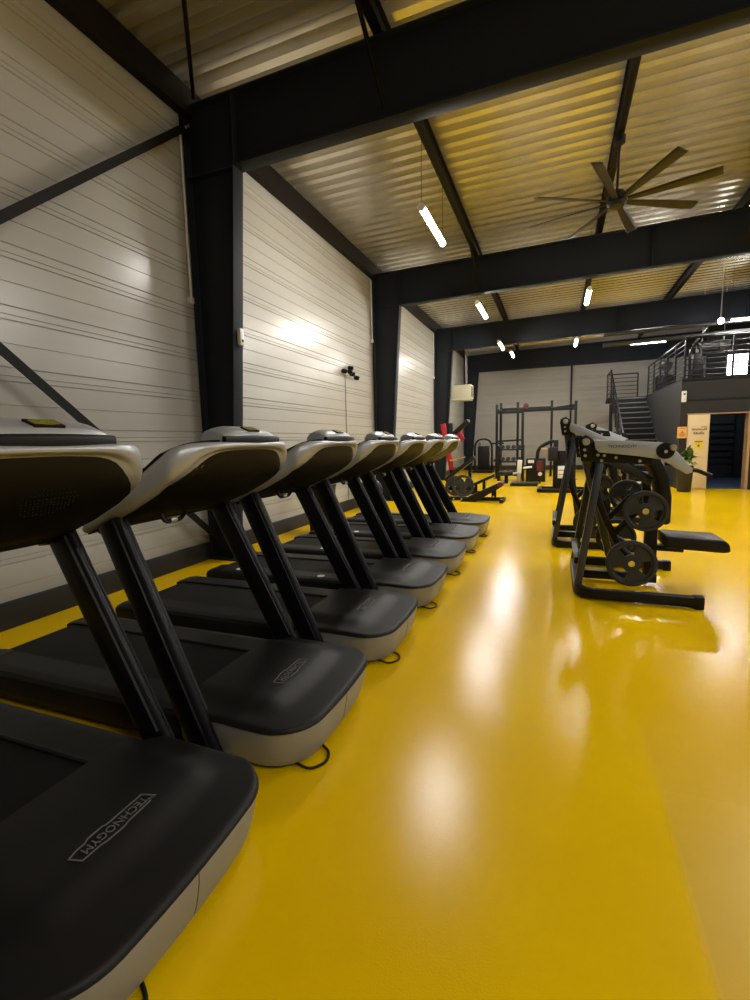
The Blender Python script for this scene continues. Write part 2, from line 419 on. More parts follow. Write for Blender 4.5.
tube_light(-1.62, 18.9, 4.55, 1.2, 'small distant tube lamp, lower of the two close together', GT)
tube_light(.56, 11.45, 4.36, 1.1, 'hanging tube lamp below the ceiling fan behind the second beam', GR)
tube_light(.52, 16.9, 4.42, 1.1, 'small distant tube lamp in front of the black gable band', GR)
GO = 'tube lamps outside the picture on the open side'
for x, y in ((2.95, 6.4), (5.3, 6.9), (5.3, 1.5), (2.95, -1.2), (5.3, 11.4)):
    tube_light(x, y, 4.4, 1.2, 'hanging tube lamp over the open right side of the hall, out of shot', GO)
l = at(648, 342, 17.4); tube_light(l.x, 17.4, l.z, .95, 'horizontal tube lamp hanging above the staircase', None, 'x')

# ------------------------------------------------------------------ ceiling fan
hub = V((.68, 7.42, 4.50))
t = thing('ceiling_fan', (hub.x, hub.y, 4.4), 'large dark eight-bladed ceiling fan hanging from the roof purlin', 'fan')
MB().tube([hub + V((0, .02, .08)), (.69, 7.44, rz(5.22, .69))], .017, 10).build('drop_rod', BLACK, t)
MB().lathe([(.03, -.12), (.07, -.1), (.075, -.02), (.05, 0)], (.69, 7.44, rz(5.22, .69) - .002), n=18).build('mount', BLACK, t)
MB().lathe([(.02, -.09), (.09, -.085), (.12, -.05), (.12, .05), (.085, .10), (.03, .12)], hub, n=24).build('motor_hub', BLACK, t)
for k in range(8):
    a = math.radians(28.5 + 45 * k); d = V((math.cos(a), math.sin(a), 0)); w = V((-math.sin(a), math.cos(a), 0))
    R = []
    for r, hw in ((.13, .035), (.25, .045), (.6, .062), (1.06, .072), (1.14, .068)):
        ti = w * math.cos(.3) - V((0, 0, 1)) * math.sin(.3); n_ = ti.cross(d)
        p = hub + d * r + V((0, 0, -.02))
        R.append([p - ti * hw - n_ * .004, p + ti * hw - n_ * .004, p + ti * hw * .9 + n_ * .006, p - ti * hw * .6 + n_ * .010])
    MB().loft(R).build('blade', FANB, t, bevel=.001)

# ------------------------------------------------------------------ treadmills
YC0, PITCHY = 0.952, 1.035
def interp(tab, x):
    for (a, b), (c, d) in zip(tab, tab[1:]):
        if x <= c: return b + (d - b) * (x - a) / (c - a)
    return tab[-1][1]
def corner(v, a=.62): return 0 if abs(v) <= a else 1 - math.sqrt(max(0, 1 - ((abs(v) - a) / (1 - a)) ** 2))

def make_treadmill():
    yc = YC0 + PITCHY
    t = thing('treadmill', (-2.1, yc, 0), 'x', 'treadmill', 'treadmills in a row along the wall')
    Y = lambda y: yc + y
    # --- silver nose shell, open ring wall from z .045 to .195
    def outline(z, n=28):
        f = (z - .025) / .17; ins = .035 * (1 - f) ** 2
        hw = .43 - ins * .8; out = []
        for k in range(n + 1):
            v = -1 + 2 * k / n
            v = math.copysign(1 - (1 - abs(v)) ** 1.6, v) if abs(v) > .0 else 0
            xf = -.935 - .028 * v * v - .18 * corner(v, .58) - ins
            out.append(V((xf, Y(v * hw), z)))
        return [V((-1.58, Y(-hw + .005), z))] + out + [V((-1.58, Y(hw - .005), z))]
    rings = [outline(z) for z in (.025, .04, .08, .15, .188, .197)]
    mb = MB(); mb.loft(rings, closed_ring=False, caps=False); nose = mb.build('base_shell', SILVERB, t, smooth=40)
    MB().rect([r_[len(r_) // 2] + V((.0004, 0, 0)) for r_ in rings[1:]], .0022, .0012, up=(1, 0, 0)).build('shell_seam', BLACKP, nose)
    # --- motor cover
    nu, nv = 26, 36; vs = []; fs = []
    def cov(u, v):
        vv = math.copysign(1 - (1 - abs(v)) ** 1.5, v) if v else 0
        xf = -.925 - .03 * vv * vv - .18 * corner(vv, .58)
        xr = -1.585 + .10 * smooth01((abs(vv) - .72) / .28)
        u2 = 1 - (1 - u) ** 1.4
        x = xr + (xf - xr) * u2; y = vv * .437
        dfr = xf - x; ds = .437 - abs(y); d = min(dfr, ds * 1.0)
        lip = math.sqrt(max(0, 1 - (1 - min(1, d / .016)) ** 2))
        plat = smooth01((dfr - .15) / .13) * smooth01((ds - .06) / .12)
        hood = smooth01((dfr + .05) / .40) * (.5 + .5 * smooth01((ds + .02) / .2))
        z = .196 + .020 * lip + .018 * hood + .026 * plat
        return V((x, Y(y), z))
    for i in range(nu + 1):
        for j in range(nv + 1): vs.append(cov(i / nu, -1 + 2 * j / nv))
    for i in range(nu):
        for j in range(nv): fs.append((i * (nv + 1) + j, (i + 1) * (nv + 1) + j, (i + 1) * (nv + 1) + j + 1, i * (nv + 1) + j + 1))
    rear = [j for j in range(nv + 1)]; b0 = len(vs)
    for j in rear: vs.append(V((vs[j].x - .004, vs[j].y, .185)))
    for j in range(nv): fs.append((j, j + 1, b0 + j + 1, b0 + j))
    cover = MB().add(vs, fs).build('motor_cover', COVER, t, smooth=50)
    # black lip between cover and silver shell
    o1 = outline(.197)[1:-1]; ctr = V((-1.3, Y(0), .197))
    lip = MB().loft([[p + V((0, 0, -.004)) for p in o1], [p + V((.004 if p.x > -1.1 else 0, 0, .006)) for p in o1]], closed_ring=False, caps=False)
    lip.build('cover_gasket', BLACKP, t)
    # logo on the cover: wordmark inside a stretched outline
    def cz(x): 
        best = min((abs(v.x - x) + abs(v.y - Y(0)), v.z) for v in vs); return best[1]
    lx = -1.235; z0, z1 = cz(lx - .05) + .004, cz(lx + .05) + .004
    slope = V((.1, 0, z1 - z0)).normalized(); lc = V((lx, Y(-.01), (z0 + z1) / 2 + .001))
    logo = text('logo', 'TECHNOGYM', .038, LOGO, cover, lc, (0, -1, 0), slope, .001, sx=.94)
    P = lambda a, b: lc + V((0, -1, 0)) * a * .86 + slope * b * .86
    fr = [P(-.155, .026), P(-.13, .014), P(-.128, .027), P(-.03, .030), P(0, .036), P(.06, .034), P(.09, .028), P(.15, .026), P(.165, -.018), P(.13, -.026), P(.1, -.026), P(.085, -.034), P(.03, -.034), P(.02, -.027), P(-.135, -.027)]
    MB().rect(fr, .004, .003, up=slope.cross(V((0, 1, 0))), closed=True).build('logo_outline', LOGO, cover)
    # --- deck
    MB().prism([(-3.10, .045), (-1.62, .045), (-1.62, .178), (-3.06, .178)], Y(-.415), Y(.415)).build('deck_frame', BLACKP, t, bevel=.01)
    prof = [(-3.10, .150), (-3.125, .158), (-3.138, .172), (-3.128, .188), (-3.10, .194), (-1.52, .194), (-1.52, .15)]
    MB().prism(prof, Y(-.215), Y(.215)).build('running_belt', BELT, t, smooth=50)
    for s in (-1, 1):
        rr = []
        sec = [(.218, .16), (.218, .203), (.225, .208)] + [(.24 + .022 * k, .2085 if k % 2 else .2065) for k in range(6)] + [(.38, .206), (.408, .197), (.424, .178), (.426, .155), (.42, .085), (.39, .08)]
        for x, sc in ((-3.02, 1), (-1.585, 1)):
            rr.append([V((x, Y(s * a), .0 + b * sc)) for a, b in sec])
        fr_ = MB().loft(rr).build('foot_rail', GRAPH, t, smooth=30)
        rr = []
        for x, k in ((-3.02, 1.0), (-3.10, .98), (-3.16, .9), (-3.19, .72)):
            rr.append([V((x, Y(s * (.318 + (a - .318) * (.75 + .25 * k) * 1.01)), .12 + (b - .12) * k * 1.02)) for a, b in sec])
        MB().loft(rr).build('rear_end_cap', BLACKP, t, smooth=50)
        # foot
        MB().lathe([(.03, 0), (.035, .004), (.03, .02), (.012, .025), (.012, .06)], (-2.95, Y(s * .33), 0), n=12).build('levelling_foot', BLACKP, t)
    # --- posts
    for s in (-1, 1):
        p0, p1 = (V((-1.39, Y(-.452), .03)), V((-1.885, Y(-.43), 1.07))) if s < 0 else (V((-1.465, Y(.452), .03)), V((-1.99, Y(.43), 1.07)))
        sec = [(a * .062 / .5, b * .15 / .5) for a, b in rrect(1, 1, .42, 4)]
        sec = [(a * .5, b * .5) for a, b in sec]
        post = MB().sweep([p0, p0.lerp(p1, .5), p1], [(a, b) for a, b in sec], up=(1, 0, .0)).build('post', POST, t, smooth=50)
        d = (p1 - p0).normalized(); n_ = V((0, s, 0)); 
        q = V((d.z, 0, -d.x))
        MB().bar(p0 + q * .045 + n_ * .029, p1 + q * .045 + n_ * .029, .012, .012, up=(0, 1, 0)).build('post_seam', BLACKP, post)
        MB().bar(p0.lerp(p1, .18) + q * .058 - n_ * .03, p1 + q * .058 - n_ * .03, .006, .012, up=(0, 1, 0)).build('cable_channel', GRAPH, post)
    # --- console
    yh = -.005
    zbt = [(-2.06, 1.0), (-1.9, 1.06), (-1.75, 1.12), (-1.6, 1.195), (-1.5, 1.262), (-1.46, 1.305), (-1.435, 1.352), (-1.405, 1.398)]
    ztt = [(-2.06, 1.035), (-1.9, 1.135), (-1.75, 1.235), (-1.6, 1.335), (-1.5, 1.395), (-1.45, 1.415), (-1.42, 1.418), (-1.40, 1.412)]
    def fx(v): return -1.412 - .10 * corner(v, .45) - .012 * v * v
    def rx(v): return -1.93 - .10 * smooth01((abs(v) - .75) / .25)
    def warp(v): return math.copysign(1 - (1 - abs(v)) ** 1.6, v) if v else 0
    def bot(u, v, inset=0):
        x = rx(v) + (fx(v) - rx(v)) * u
        xs = x
        z = interp(zbt, xs) - .032 * (1 - v * v) * max(0, math.sin(math.pi * max(0, min(1, u * 1.02)))) ** .8 * (1 - .55 * u)
        return V((x, Y(yh + v * .430), z))
    def top(u, v):
        x = rx(v) + (fx(v) - rx(v)) * u; xs = x
        z = interp(ztt, xs)
        return V((x, Y(yh + v * .430), z))
    NU, NV = 22, 30
    us = [1 - (1 - i / NU) ** 1.5 for i in range(NU + 1)]; vsn = [warp(-1 + 2 * j / NV) for j in range(NV + 1)]
    B = [[bot(u, v) for v in vsn] for u in us]; T = [[top(u, v) for v in vsn] for u in us]
    mb = MB(); n1 = NV + 1
    allv = [p for r in B for p in r] + [p for r in T for p in r]; off = n1 * (NU + 1); fs = []
    for i in range(NU):
        for j in range(NV):
            fs.append((i * n1 + j, i * n1 + j + 1, (i + 1) * n1 + j + 1, (i + 1) * n1 + j))
            fs.append((off + i * n1 + j, off + (i + 1) * n1 + j, off + (i + 1) * n1 + j + 1, off + i * n1 + j + 1))
    # rounded rim round the outside
    loop = [(i, 0) for i in range(NU + 1)] + [(NU, j) for j in range(1, NV + 1)] + [(i, NV) for i in range(NU - 1, -1, -1)] + [(0, j) for j in range(NV - 1, 0, -1)]
    L_ = len(loop); NR = 5; ridx = []
    for i, j in loop:
        b_, t_ = B[i][j], T[i][j]; mid = (b_ + t_) / 2; hh = (t_ - b_) / 2
        v = vsn[j]; w_ = smooth01((abs(v) - .45) / .55)
        nrm = V((us[i] ** 3 * (1 - .6 * w_) + (.0 if i else -1), math.copysign(w_, v) if (j in (0, NV) or i == NU) else 0, 0))
        if i == NU or j in (0, NV): pass
        if nrm.length: nrm.normalize()
        row = []
        for q in range(1, NR + 1):
            a_ = math.pi * q / (NR + 1)
            row.append(len(allv)); allv.append(mid - hh * math.cos(a_) + nrm * .022 * math.sin(a_))
        ridx.append([i * n1 + j] + row + [off + i * n1 + j])
    for k in range(L_):
        k2 = (k + 1) % L_
        for q in range(NR + 1): fs.append((ridx[k][q], ridx[k2][q], ridx[k2][q + 1], ridx[k][q + 1]))
    mb.add(allv, fs); shell = mb.build('console_shell', SILVER, t, smooth=55)
    # black front panel, slightly proud of the silver
    def sub(fn, ua, ub, va, vb, lift, nu=16, nv=24):
        g = []
        for i in range(nu + 1):
            for j in range(nv + 1):
                u, v = ua + (ub - ua) * i / nu, va + (vb - va) * j / nv
                # rounded corners toward the front
                g.append((u * (1 - (.06 if fn is bot else .03) * (abs(v) / .94) ** 4), v))
        return [fn(u, v) + V((0, 0, lift)) for u, v in g], [(i * (nv + 1) + j, i * (nv + 1) + j + 1, (i + 1) * (nv + 1) + j + 1, (i + 1) * (nv + 1) + j) for i in range(nu) for j in range(nv)]
    pv, pf = sub(bot, -.02, .992, -.985, .985, -.006)
    pv2, _ = sub(bot, -.02, .992, -.985, .985, .004)
    nn = len(pv); nvp = 25
    edge = [i * nvp for i in range(17)] + [16 * nvp + j for j in range(1, nvp)] + [i * nvp + nvp - 1 for i in range(15, -1, -1)] + [j for j in range(nvp - 2, 0, -1)]
    ef = [(edge[k], edge[(k + 1) % len(edge)], edge[(k + 1) % len(edge)] + nn, edge[k] + nn) for k in range(len(edge))]
    panel = MB().add(pv + pv2, pf + [tuple(x + nn for x in f) for f in pf] + ef).build('console_panel', PANEL, t, smooth=55)
    # speaker grille dots
    g = MB()
    for i in range(8):
        for j in range(14):
            u, v = .70 + .026 * i, .0 + .03 * j + (.015 if i % 2 else 0)
            if ((i - 3.5) / 4) ** 2 + ((j - 6.5) / 7) ** 2 < 1.05:
                g.box(bot(u, v) + V((0, 0, -.0075)), (.005, .005, .002))
    g.build('speaker_grille', GRAPH, panel)
    # lower lip under the panel
    mb = MB(); lowp = [bot(-.01, v) + V((-.01, 0, -.006)) for v in [(-1 + 2 * k / 24) * .9 for k in range(25)]]
    mb.sweep(lowp, rrect(.05, .03, .012, 3), up=(0, 0, 1)).build('console_lower_trim', BLACKP, t, smooth=50)
    # black pad on top (screen side)
    tv, tf = sub(top, -.02, .90, -.985, .985, .020); tv2, _ = sub(top, -.02, .90, -.985, .985, -.01)
    MB().add(tv + tv2, tf + [tuple(x + nn for x in f) for f in tf] + ef).build('screen_surround', BLACKP, t, smooth=55)
    sv, sf = sub(top, .15, .80, -.55, .55, .025); sv2, _ = sub(top, .15, .80, -.55, .55, .0)
    MB().add(sv + sv2, sf + [tuple(x + nn for x in f) for f in sf] + ef).build('screen', PANEL, t, smooth=55)
    # raised cap with black lip and badge
    capy0, capy1 = -.165, .255
    prof = [(-1.418, 1.425), (-1.414, 1.448), (-1.426, 1.468), (-1.462, 1.486), (-1.50, 1.495), (-1.535, 1.488), (-1.56, 1.45), (-1.56, 1.36), (-1.5, 1.36), (-1.43, 1.40)]
    rr = []
    for k in range(11):
        v = -1 + 2 * k / 10; y = (capy0 + capy1) / 2 + (capy1 - capy0) / 2 * v
        e = 1 - .22 * max(0, abs(v) - .6) ** 2 / .16
        rr.append([V((x - .02 * v * v, Y(y), 1.40 + (z - 1.40) * (e if z > 1.40 else 1))) for x, z in prof])
    cap = MB().loft(rr).build('console_cap', SILVER, t, bevel=.004, smooth=45)
    lp = [V((-1.411 - .02 * (-1 + k / 5) ** 2, Y(capy0 - .012 + (capy1 - capy0 + .024) * k / 10), 1.424 - .004 * (-1 + k / 5) ** 2)) for k in range(11)]
    MB().sweep(lp, rrect(.028, .050, .012, 3), up=(0, 0, 1)).build('cap_lip', BLACKP, cap, smooth=50)
    bc = V((-1.445, Y(.045), 1.4785)); bx, by = V((0, 1, 0)), V((-.9, 0, .43)).normalized(); bn = bx.cross(by)
    q = [bc + bx * a + by * b for a, b in ((-.052, .022), (.042, .022), (.052, -.022), (-.042, -.022))]
    bn = V((.43, 0, .9)).normalized()
    badge = MB().add([p + bn * .006 for p in q] + [p - bn * .012 for p in q], [(0, 1, 2, 3), (7, 6, 5, 4), (0, 4, 5, 1), (1, 5, 6, 2), (2, 6, 7, 3), (3, 7, 4, 0)]).build('badge', BLACKP, cap)
    text('badge_logo', 'TECHNOGYM', .017, LOGOY, cap, bc + bn * .0065, bx, by, .0004, sx=.72)
    MB().rect([bc + bn * .0068 + bx * a + by * b for a, b in ((-.04, .012), (-.01, .015), (.036, .010), (.04, -.01), (.01, -.015), (-.036, -.011))], .002, .001, up=bn, closed=True).build('badge_outline', LOGOY, cap)
    # clamp under the front panel, near side
    cl = bot(.30, -.40) + V((0, 0, -.03))
    clamp = MB().tube(fillet([cl + V((-.02, -.05, .03)), cl + V((0, -.05, -.02)), cl + V((.01, .05, -.02)), cl + V((.05, .05, .03))], .02), .011, 10).build('cable_clamp', BLACKP, t)
    MB().lathe([(.018, -.02), (.018, .02)], cl + V((.0, .0, -.018)), (0, 1, 0), 12).build('clamp_screw', ZINC, clamp)
    # user-side grips
    for s in (-1, 1):
        MB().tube(fillet([(-1.97, Y(s * .385), 1.10), (-2.15, Y(s * .36), 1.12), (-2.42, Y(s * .36), 1.03)], .06), .019, 12).build('hand_grip', BLACKP, t, smooth=60)
    # power cord under the nose
    pts = [V((-1.10, Y(-.36), .05)), V((-1.04, Y(-.33), .02)), V((-.965, Y(-.34), .008)), V((-.915, Y(-.27), .008)), V((-.935, Y(-.2), .008)), V((-1.05, Y(-.14), .012))]
    MB().tube(fillet(pts, .06, 4), .006, 8).build('power_cord', BLACK, t, smooth=60)
    return t, bot

TLAB = ['nearest silver and black treadmill, cut off by the photo edge',
        'second treadmill from the camera, the first one seen whole',
        'third treadmill counted from the camera, standing just past the first steel column',
        'fourth treadmill counted from the camera, with round white stickers on its foot rail',
        'fifth treadmill counted from the camera, in front of the black gym ball',
        'sixth treadmill counted from the camera, the last but one of the row',
        'last and farthest treadmill of the row, in front of the inclined black bench']
tm, botf = make_treadmill()
mills = []
for k in range(7):
    o = tm if k == 1 else None
    mills.append(o)
for k in range(7):
    if mills[k] is None:
        mills[k] = copy_tree(tm)
    mills[k].location = (-2.1, YC0 + PITCHY * k, 0); mills[k]['label'] = TLAB[k]
bpy.context.view_layer.update()
for k, xs in ((3, (-2.85, -2.42, -1.97)), (4, (-2.47, -2.05)), (5, (-2.9, -2.5))):
    for x in xs:
        MB().lathe([(.036, 0), (.036, .002)], (x, YC0 + PITCHY * k - .335, .2085), n=16).build('white_sticker', WHITE, mills[k])

# ------------------------------------------------------------------ plate loaded press machines
def weight_plate(c, r, m=PLATE, name='weight_plate', ax=(0, -1, 0), th=.045, holes=True, parent=None, a0=90):
    """disc with a raised rim, hub and three kidney grip holes; returns the part"""
    mb = MB(); c = V(c); ax = V(ax).normalized()
    a = V((0, 0, 1)); u = (a - ax * a.dot(ax)).normalized(); w = ax.cross(u)
    n = 60; rings_r = [.028, r * .24, r * .34, r * .38, r * .76, r * .80, r * .86, r * .97, r]
    rings_h = [th * .62, th * .62, th * .52, th * .40, th * .40, th * .42, th, th, th * .8]
    idx = {}
    def vid(i, q, side):
        key = (i, q % n, side)
        if key not in idx:
            t = 2 * math.pi * (q % n) / n; h = rings_h[i] / 2 * side
            mb.v.append(c + ax * h + (u * math.sin(t) + w * math.cos(t)) * rings_r[i]); idx[key] = len(mb.v) - 1
        return idx[key]
    def hole(i, q):
        if not holes or i not in (3,): return False
        t = ((q + .5) * 360 / n - a0 + 720) % 120
        return t < 27 or t > 93
    k = len(rings_r)
    for i in range(k - 1):
        for q in range(n):
            if hole(i, q): continue
            mb.f.append((vid(i, q, 1), vid(i + 1, q, 1), vid(i + 1, q + 1, 1), vid(i, q + 1, 1)))
            mb.f.append((vid(i, q, -1), vid(i, q + 1, -1), vid(i + 1, q + 1, -1), vid(i + 1, q, -1)))
            if holes and i == 3:
                if hole(i, q - 1): mb.f.append((vid(i, q, 1), vid(i + 1, q, 1), vid(i + 1, q, -1), vid(i, q, -1)))
                if hole(i, q + 1): mb.f.append((vid(i, q + 1, 1), vid(i + 1, q + 1, 1), vid(i + 1, q + 1, -1), vid(i, q + 1, -1)))
        if holes and i == 3:
            for q in range(n):
                if hole(i, q):
                    mb.f.append((vid(3, q, 1), vid(3, q + 1, 1), vid(3, q + 1, -1), vid(3, q, -1)))
                    mb.f.append((vid(4, q, 1), vid(4, q + 1, 1), vid(4, q + 1, -1), vid(4, q, -1)))
    for q in range(n):
        mb.f.append((vid(0, q, 1), vid(0, q + 1, 1), vid(0, q + 1, -1), vid(0, q, -1)))
        mb.f.append((vid(k - 1, q, 1), vid(k - 1, q + 1, 1), vid(k - 1, q + 1, -1), vid(k - 1, q, -1)))
    return mb.build(name, m, parent, smooth=40)

def arm_shape(y, side, piv, ang, parent, handle=True, logo=True):
    """silver lever arm in the (x,z) plane with a bent nose and a dark handle; ang rotates it about its pivot"""
    poly = [(.30, 1.372), (.56, 1.362), (.80, 1.342), (.865, 1.318), (1.02, 1.130), (1.02, 1.10), (.985, 1.085), (.80, 1.205), (.62, 1.235), (.34, 1.268), (.31, 1.30)]
    px, pz = .235, 1.36; ca, sa = math.cos(ang), math.sin(ang)
    def rot(x, z): return (piv[0] + (x - px) * ca - (z - pz) * sa, piv[1] + (x - px) * sa + (z - pz) * ca)
    pp = [rot(*p) for p in poly]
    a = MB().prism(pp, y - .028, y + .028).build('lever_arm', ARM, parent, bevel=.006)
    h0 = rot(.995, 1.115); h1 = rot(1.06, 1.115); h2 = rot(1.17, 1.065)
    MB().tube(fillet([(h0[0], y, h0[1]), (h1[0], y - side * .03, h1[1]), (h2[0], y - side * .06, h2[1])], .04), .018, 12).build('handle', BLACKP, a, smooth=60)
    e = rot(.825, 1.275)
    MB().lathe([(.066, -.036), (.066, -.031), (.03, -.03), (.03, .03), (.066, .031), (.066, .036)], (e[0], y, e[1]), (0, 1, 0), 24).build('pivot_disc', BLACK, a)
    e = rot(.87, 1.30)
    MB().tube([(e[0] - .05, y + .03, e[1] - .03), (e[0] - .05, y - .08, e[1] - .03)], .014, 10).build('stop_pin', CHROME, a)
    MB().lathe([(.018, -.045), (.024, -.04), (.024, .04), (.018, .045)], (e[0], y - .05, e[1]), (0, 1, 0), 16).build('pin_knob', ZINC, a)
    MB().lathe([(.024, -.05), (.030, -.045), (.030, .045), (.024, .05)], (piv[0], y, piv[1]), (0, 1, 0), 20).build('pivot_bearing', ZINC, a)
    if logo:
        lo = rot(.51, 1.315); text('arm_logo', 'TECHNOGYM', .034, BLACKP, a, (lo[0], y - .0295, lo[1]), (ca, 0, sa), (-sa, 0, ca), .0006)
    return a

def press_machine(dx, dy, label, ang=0., pz=1.36, px=.235, plates=True, seat=True, logo=True):
    t = thing('chest_press_machine', (.65 + dx, 4.98 + dy, 0), label, 'gym machine', 'plate loaded press machines')
    X = lambda x: x + dx
    Yn, Yf, Ym = 4.38 + dy, 5.58 + dy, 4.98 + dy
    pts = fillet([(X(1.12), Yn, .055), (X(.20), Yn, .055), (X(.20), Yf, .055), (X(1.12), Yf, .055)], .16, 8)
    base = MB().rect(pts, .07, .085).build('base_frame', BLACK, t, bevel=.008, smooth=40)
    for y in (Yn, Yf):
        MB().bb(X(1.06), X(1.135), y - .04, y + .04, .0, .104).build('rubber_foot', BLACKP, base, bevel=.01)
        MB().bb(X(.22), X(.30), y - .036 + (.06 if y == Yn else -.06), y + .036 + (.06 if y == Yn else -.06), 0, .02).build('rubber_foot', BLACKP, base)
    zt = pz - .10
    for s, y0 in ((-1, Yn + .10), (1, Yf - .10)):
        p1 = V((X(px + .135), Ym + s * .42, zt))
        MB().bar((X(.20), y0, .08), p1, .075, .06, up=(1, 0, 0)).build('upright', BLUEBLK, t, bevel=.006)
        MB().bar((X(.50), Ym + s * .05, .25), (X(px + .02), Ym + s * .40, zt), .05, .06, up=(1, 0, 0)).build('diagonal_strut', BLUEBLK, t, bevel=.006)
        # side plate carrying the pivot
        y = Ym + s * .47
        poly = [(X(px - .06), pz + .03), (X(px + .0), pz + .06), (X(px + .06), pz + .02), (X(px + .10), pz - .09), (X(px + .50), pz - .13), (X(px + .52), pz - .20), (X(px - .03), pz - .17)]
        sp = MB().prism(poly, y - .012, y + .012).build('side_plate', BLACK, t, bevel=.003)
        for bx, bz in ((-.005, -.07), (.0, -.12), (.10, -.115), (.15, -.12), (.13, -.165), (.24, -.14), (.42, -.17)):
            MB().lathe([(.013, -.02), (.013, .02)], (X(px + bx), y, pz + bz), (0, 1, 0), 10).build('bolt', ZINC, sp)
    MB().bar((X(px + .1), Ym - .46, zt + .01), (X(px + .1), Ym + .46, zt + .01), .08, .08).build('top_crossbar', BLACK, t, bevel=.006)
    MB().bar((X(.2), Yn + .15, .30), (X(.2), Yf - .15, .30), .06, .06).build('rear_crossbar', BLACK, t, bevel=.006)
    for s in (-1, 1):
        arm_shape(Ym + s * .52, s, (X(px), pz), ang, t, logo=logo and s < 0)
    # spine, seat and backrest
    MB().bar((X(.84), Ym, .09), (X(.84), Ym, .64), .09, .10, up=(1, 0, 0)).build('seat_post', BLACK, t, bevel=.006)
    MB().bar((X(.235), Ym, .07), (X(.9), Ym, .07), .08, .08).build('spine', BLACK, t, bevel=.006)
    MB().bar((X(px + .12), Ym, zt), (X(.82), Ym, .98), .08, .08).build('back_beam', BLUEBLK, t, bevel=.006)
    MB().bar((X(.78), Ym, .98), (X(.82), Ym, .62), .07, .07, up=(1, 0, 0)).build('back_support', BLACK, t, bevel=.006)
    MB().bar((X(.84), Ym, .37), (X(1.1), Ym, .362), .12, .05).build('seat_bracket', BLACK, t, bevel=.005)
    poly = [(X(.93), .505), (X(1.37), .49), (X(1.41), .45), (X(1.42), .385), (X(1.37), .375), (X(.93), .395)]
    MB().prism(poly, Ym - .19, Ym + .19).build('seat_pad', PAD, t, bevel=.018, smooth=50, seg=3)
    pr = [(X(.66), 1.22), (X(.69), 1.28), (X(.76), 1.285), (X(.86), 1.20), (X(.93), 1.05), (X(.965), .85), (X(.965), .62), (X(.93), .60), (X(.88), .62), (X(.875), .84), (X(.84), 1.02), (X(.77), 1.15)]
    MB().prism(pr, Ym - .17, Ym + .17).build('back_pad', PAD, t, bevel=.018, smooth=50, seg=3)
    # loading horns
    if plates:
        for s in (-1, 1):
            lv = MB().tube(fillet([(X(px + .05), Ym + s * .36, pz - .1), (X(.36), Ym + s * .36, .80), (X(.55), Ym + s * .36, .40), (X(.70), Ym + s * .36, .30)], .2, 6), .03, 10).build('loading_lever', BLACK, t, smooth=60)
            for hx, hz, ln in ((.70, .78, .24), (.61, .335, .26)):
                MB().tube([(X(hx), Ym + s * .34, hz), (X(hx), Ym + s * (.34 + ln), hz)], .025, 14).build('loading_horn', CHROME, lv, smooth=60)
            MB().bar((X(.50), Ym + s * .36, .55), (X(.71), Ym + s * .36, .80), .05, .04, up=(0, 1, 0)).build('horn_bracket', BLACK, lv, bevel=.004)
    return t

m1 = press_machine(0, 0, 'nearest press machine, with two plates facing us and a pale grey arm', 0.)
m2 = press_machine(-.20, 2.0, 'press machine behind the nearest one, its silver arm slanting down from a raised pivot', -.40, 1.60, .30, logo=False)
m3 = press_machine(.28, 4.15, 'farthest of the press machines, only its raised silver arm showing before the stairs', -.38, 1.58, .27, logo=False)
GP = 'black rubber weight plates on the press machines'
def tagplate(c, r, lab, th=.045, a0=90):
    o = weight_plate((0, 0, 0), r, th=th, a0=a0); o.location = c
    return tag(o, lab, 'weight plate', GP)
yn = 4.98 - .36 - .20
tagplate((.70, yn - .0, .78), .168, 'black tri-grip weight plate on the upper horn of the nearest press machine', a0=78)
tagplate((.61, yn - .02, .335), .195, 'black tri-grip weight plate on the lower horn of the nearest press machine', a0=75)
tagplate((.70, yn + 2 * .36 + .4, .78), .168, 'black weight plate on the far upper horn of the nearest press machine')
tagplate((.61, yn + 2 * .36 + .4, .335), .195, 'black weight plate on the far lower horn of the nearest press machine')
tagplate((.50, yn + 1.98, .78), .168, 'black weight plate on the upper horn of the second press machine')
tagplate((.41, yn + 1.98, .335), .195, 'black weight plate on the lower horn of the second press machine')

# ------------------------------------------------------------------ mezzanine, stairs, door
ZM = 2.76
XM, YM = 2.95, 14.3
mb = MB()
mb.bb(XM, 3.12, YM, YM + .2, 0, ZM); mb.bb(3.12, 4.43, YM, YM + .2, 1.905, ZM); mb.bb(4.43, XR, YM, YM + .2, 0, ZM)
struct(mb.build('wall_mezzanine', MEZZ))
struct(MB().bb(XM, XM + .15, YM + .2, 19.7, 0, ZM).build('wall_stairs', MEZZ))
struct(MB().bb(3.1, XR, YM - .02, YM, 2.25, 2.29).build('trim_3', STEEL))
struct(MB().bb(XM, XR, YM - .04, YB - .02, ZM, ZM + .05).build('mezzanine_floor', STEEL))
struct(MB().bb(1.80, XM, 19.7, 21.3, ZM - .06, ZM + .05).build('stair_landing_floor', STEEL))
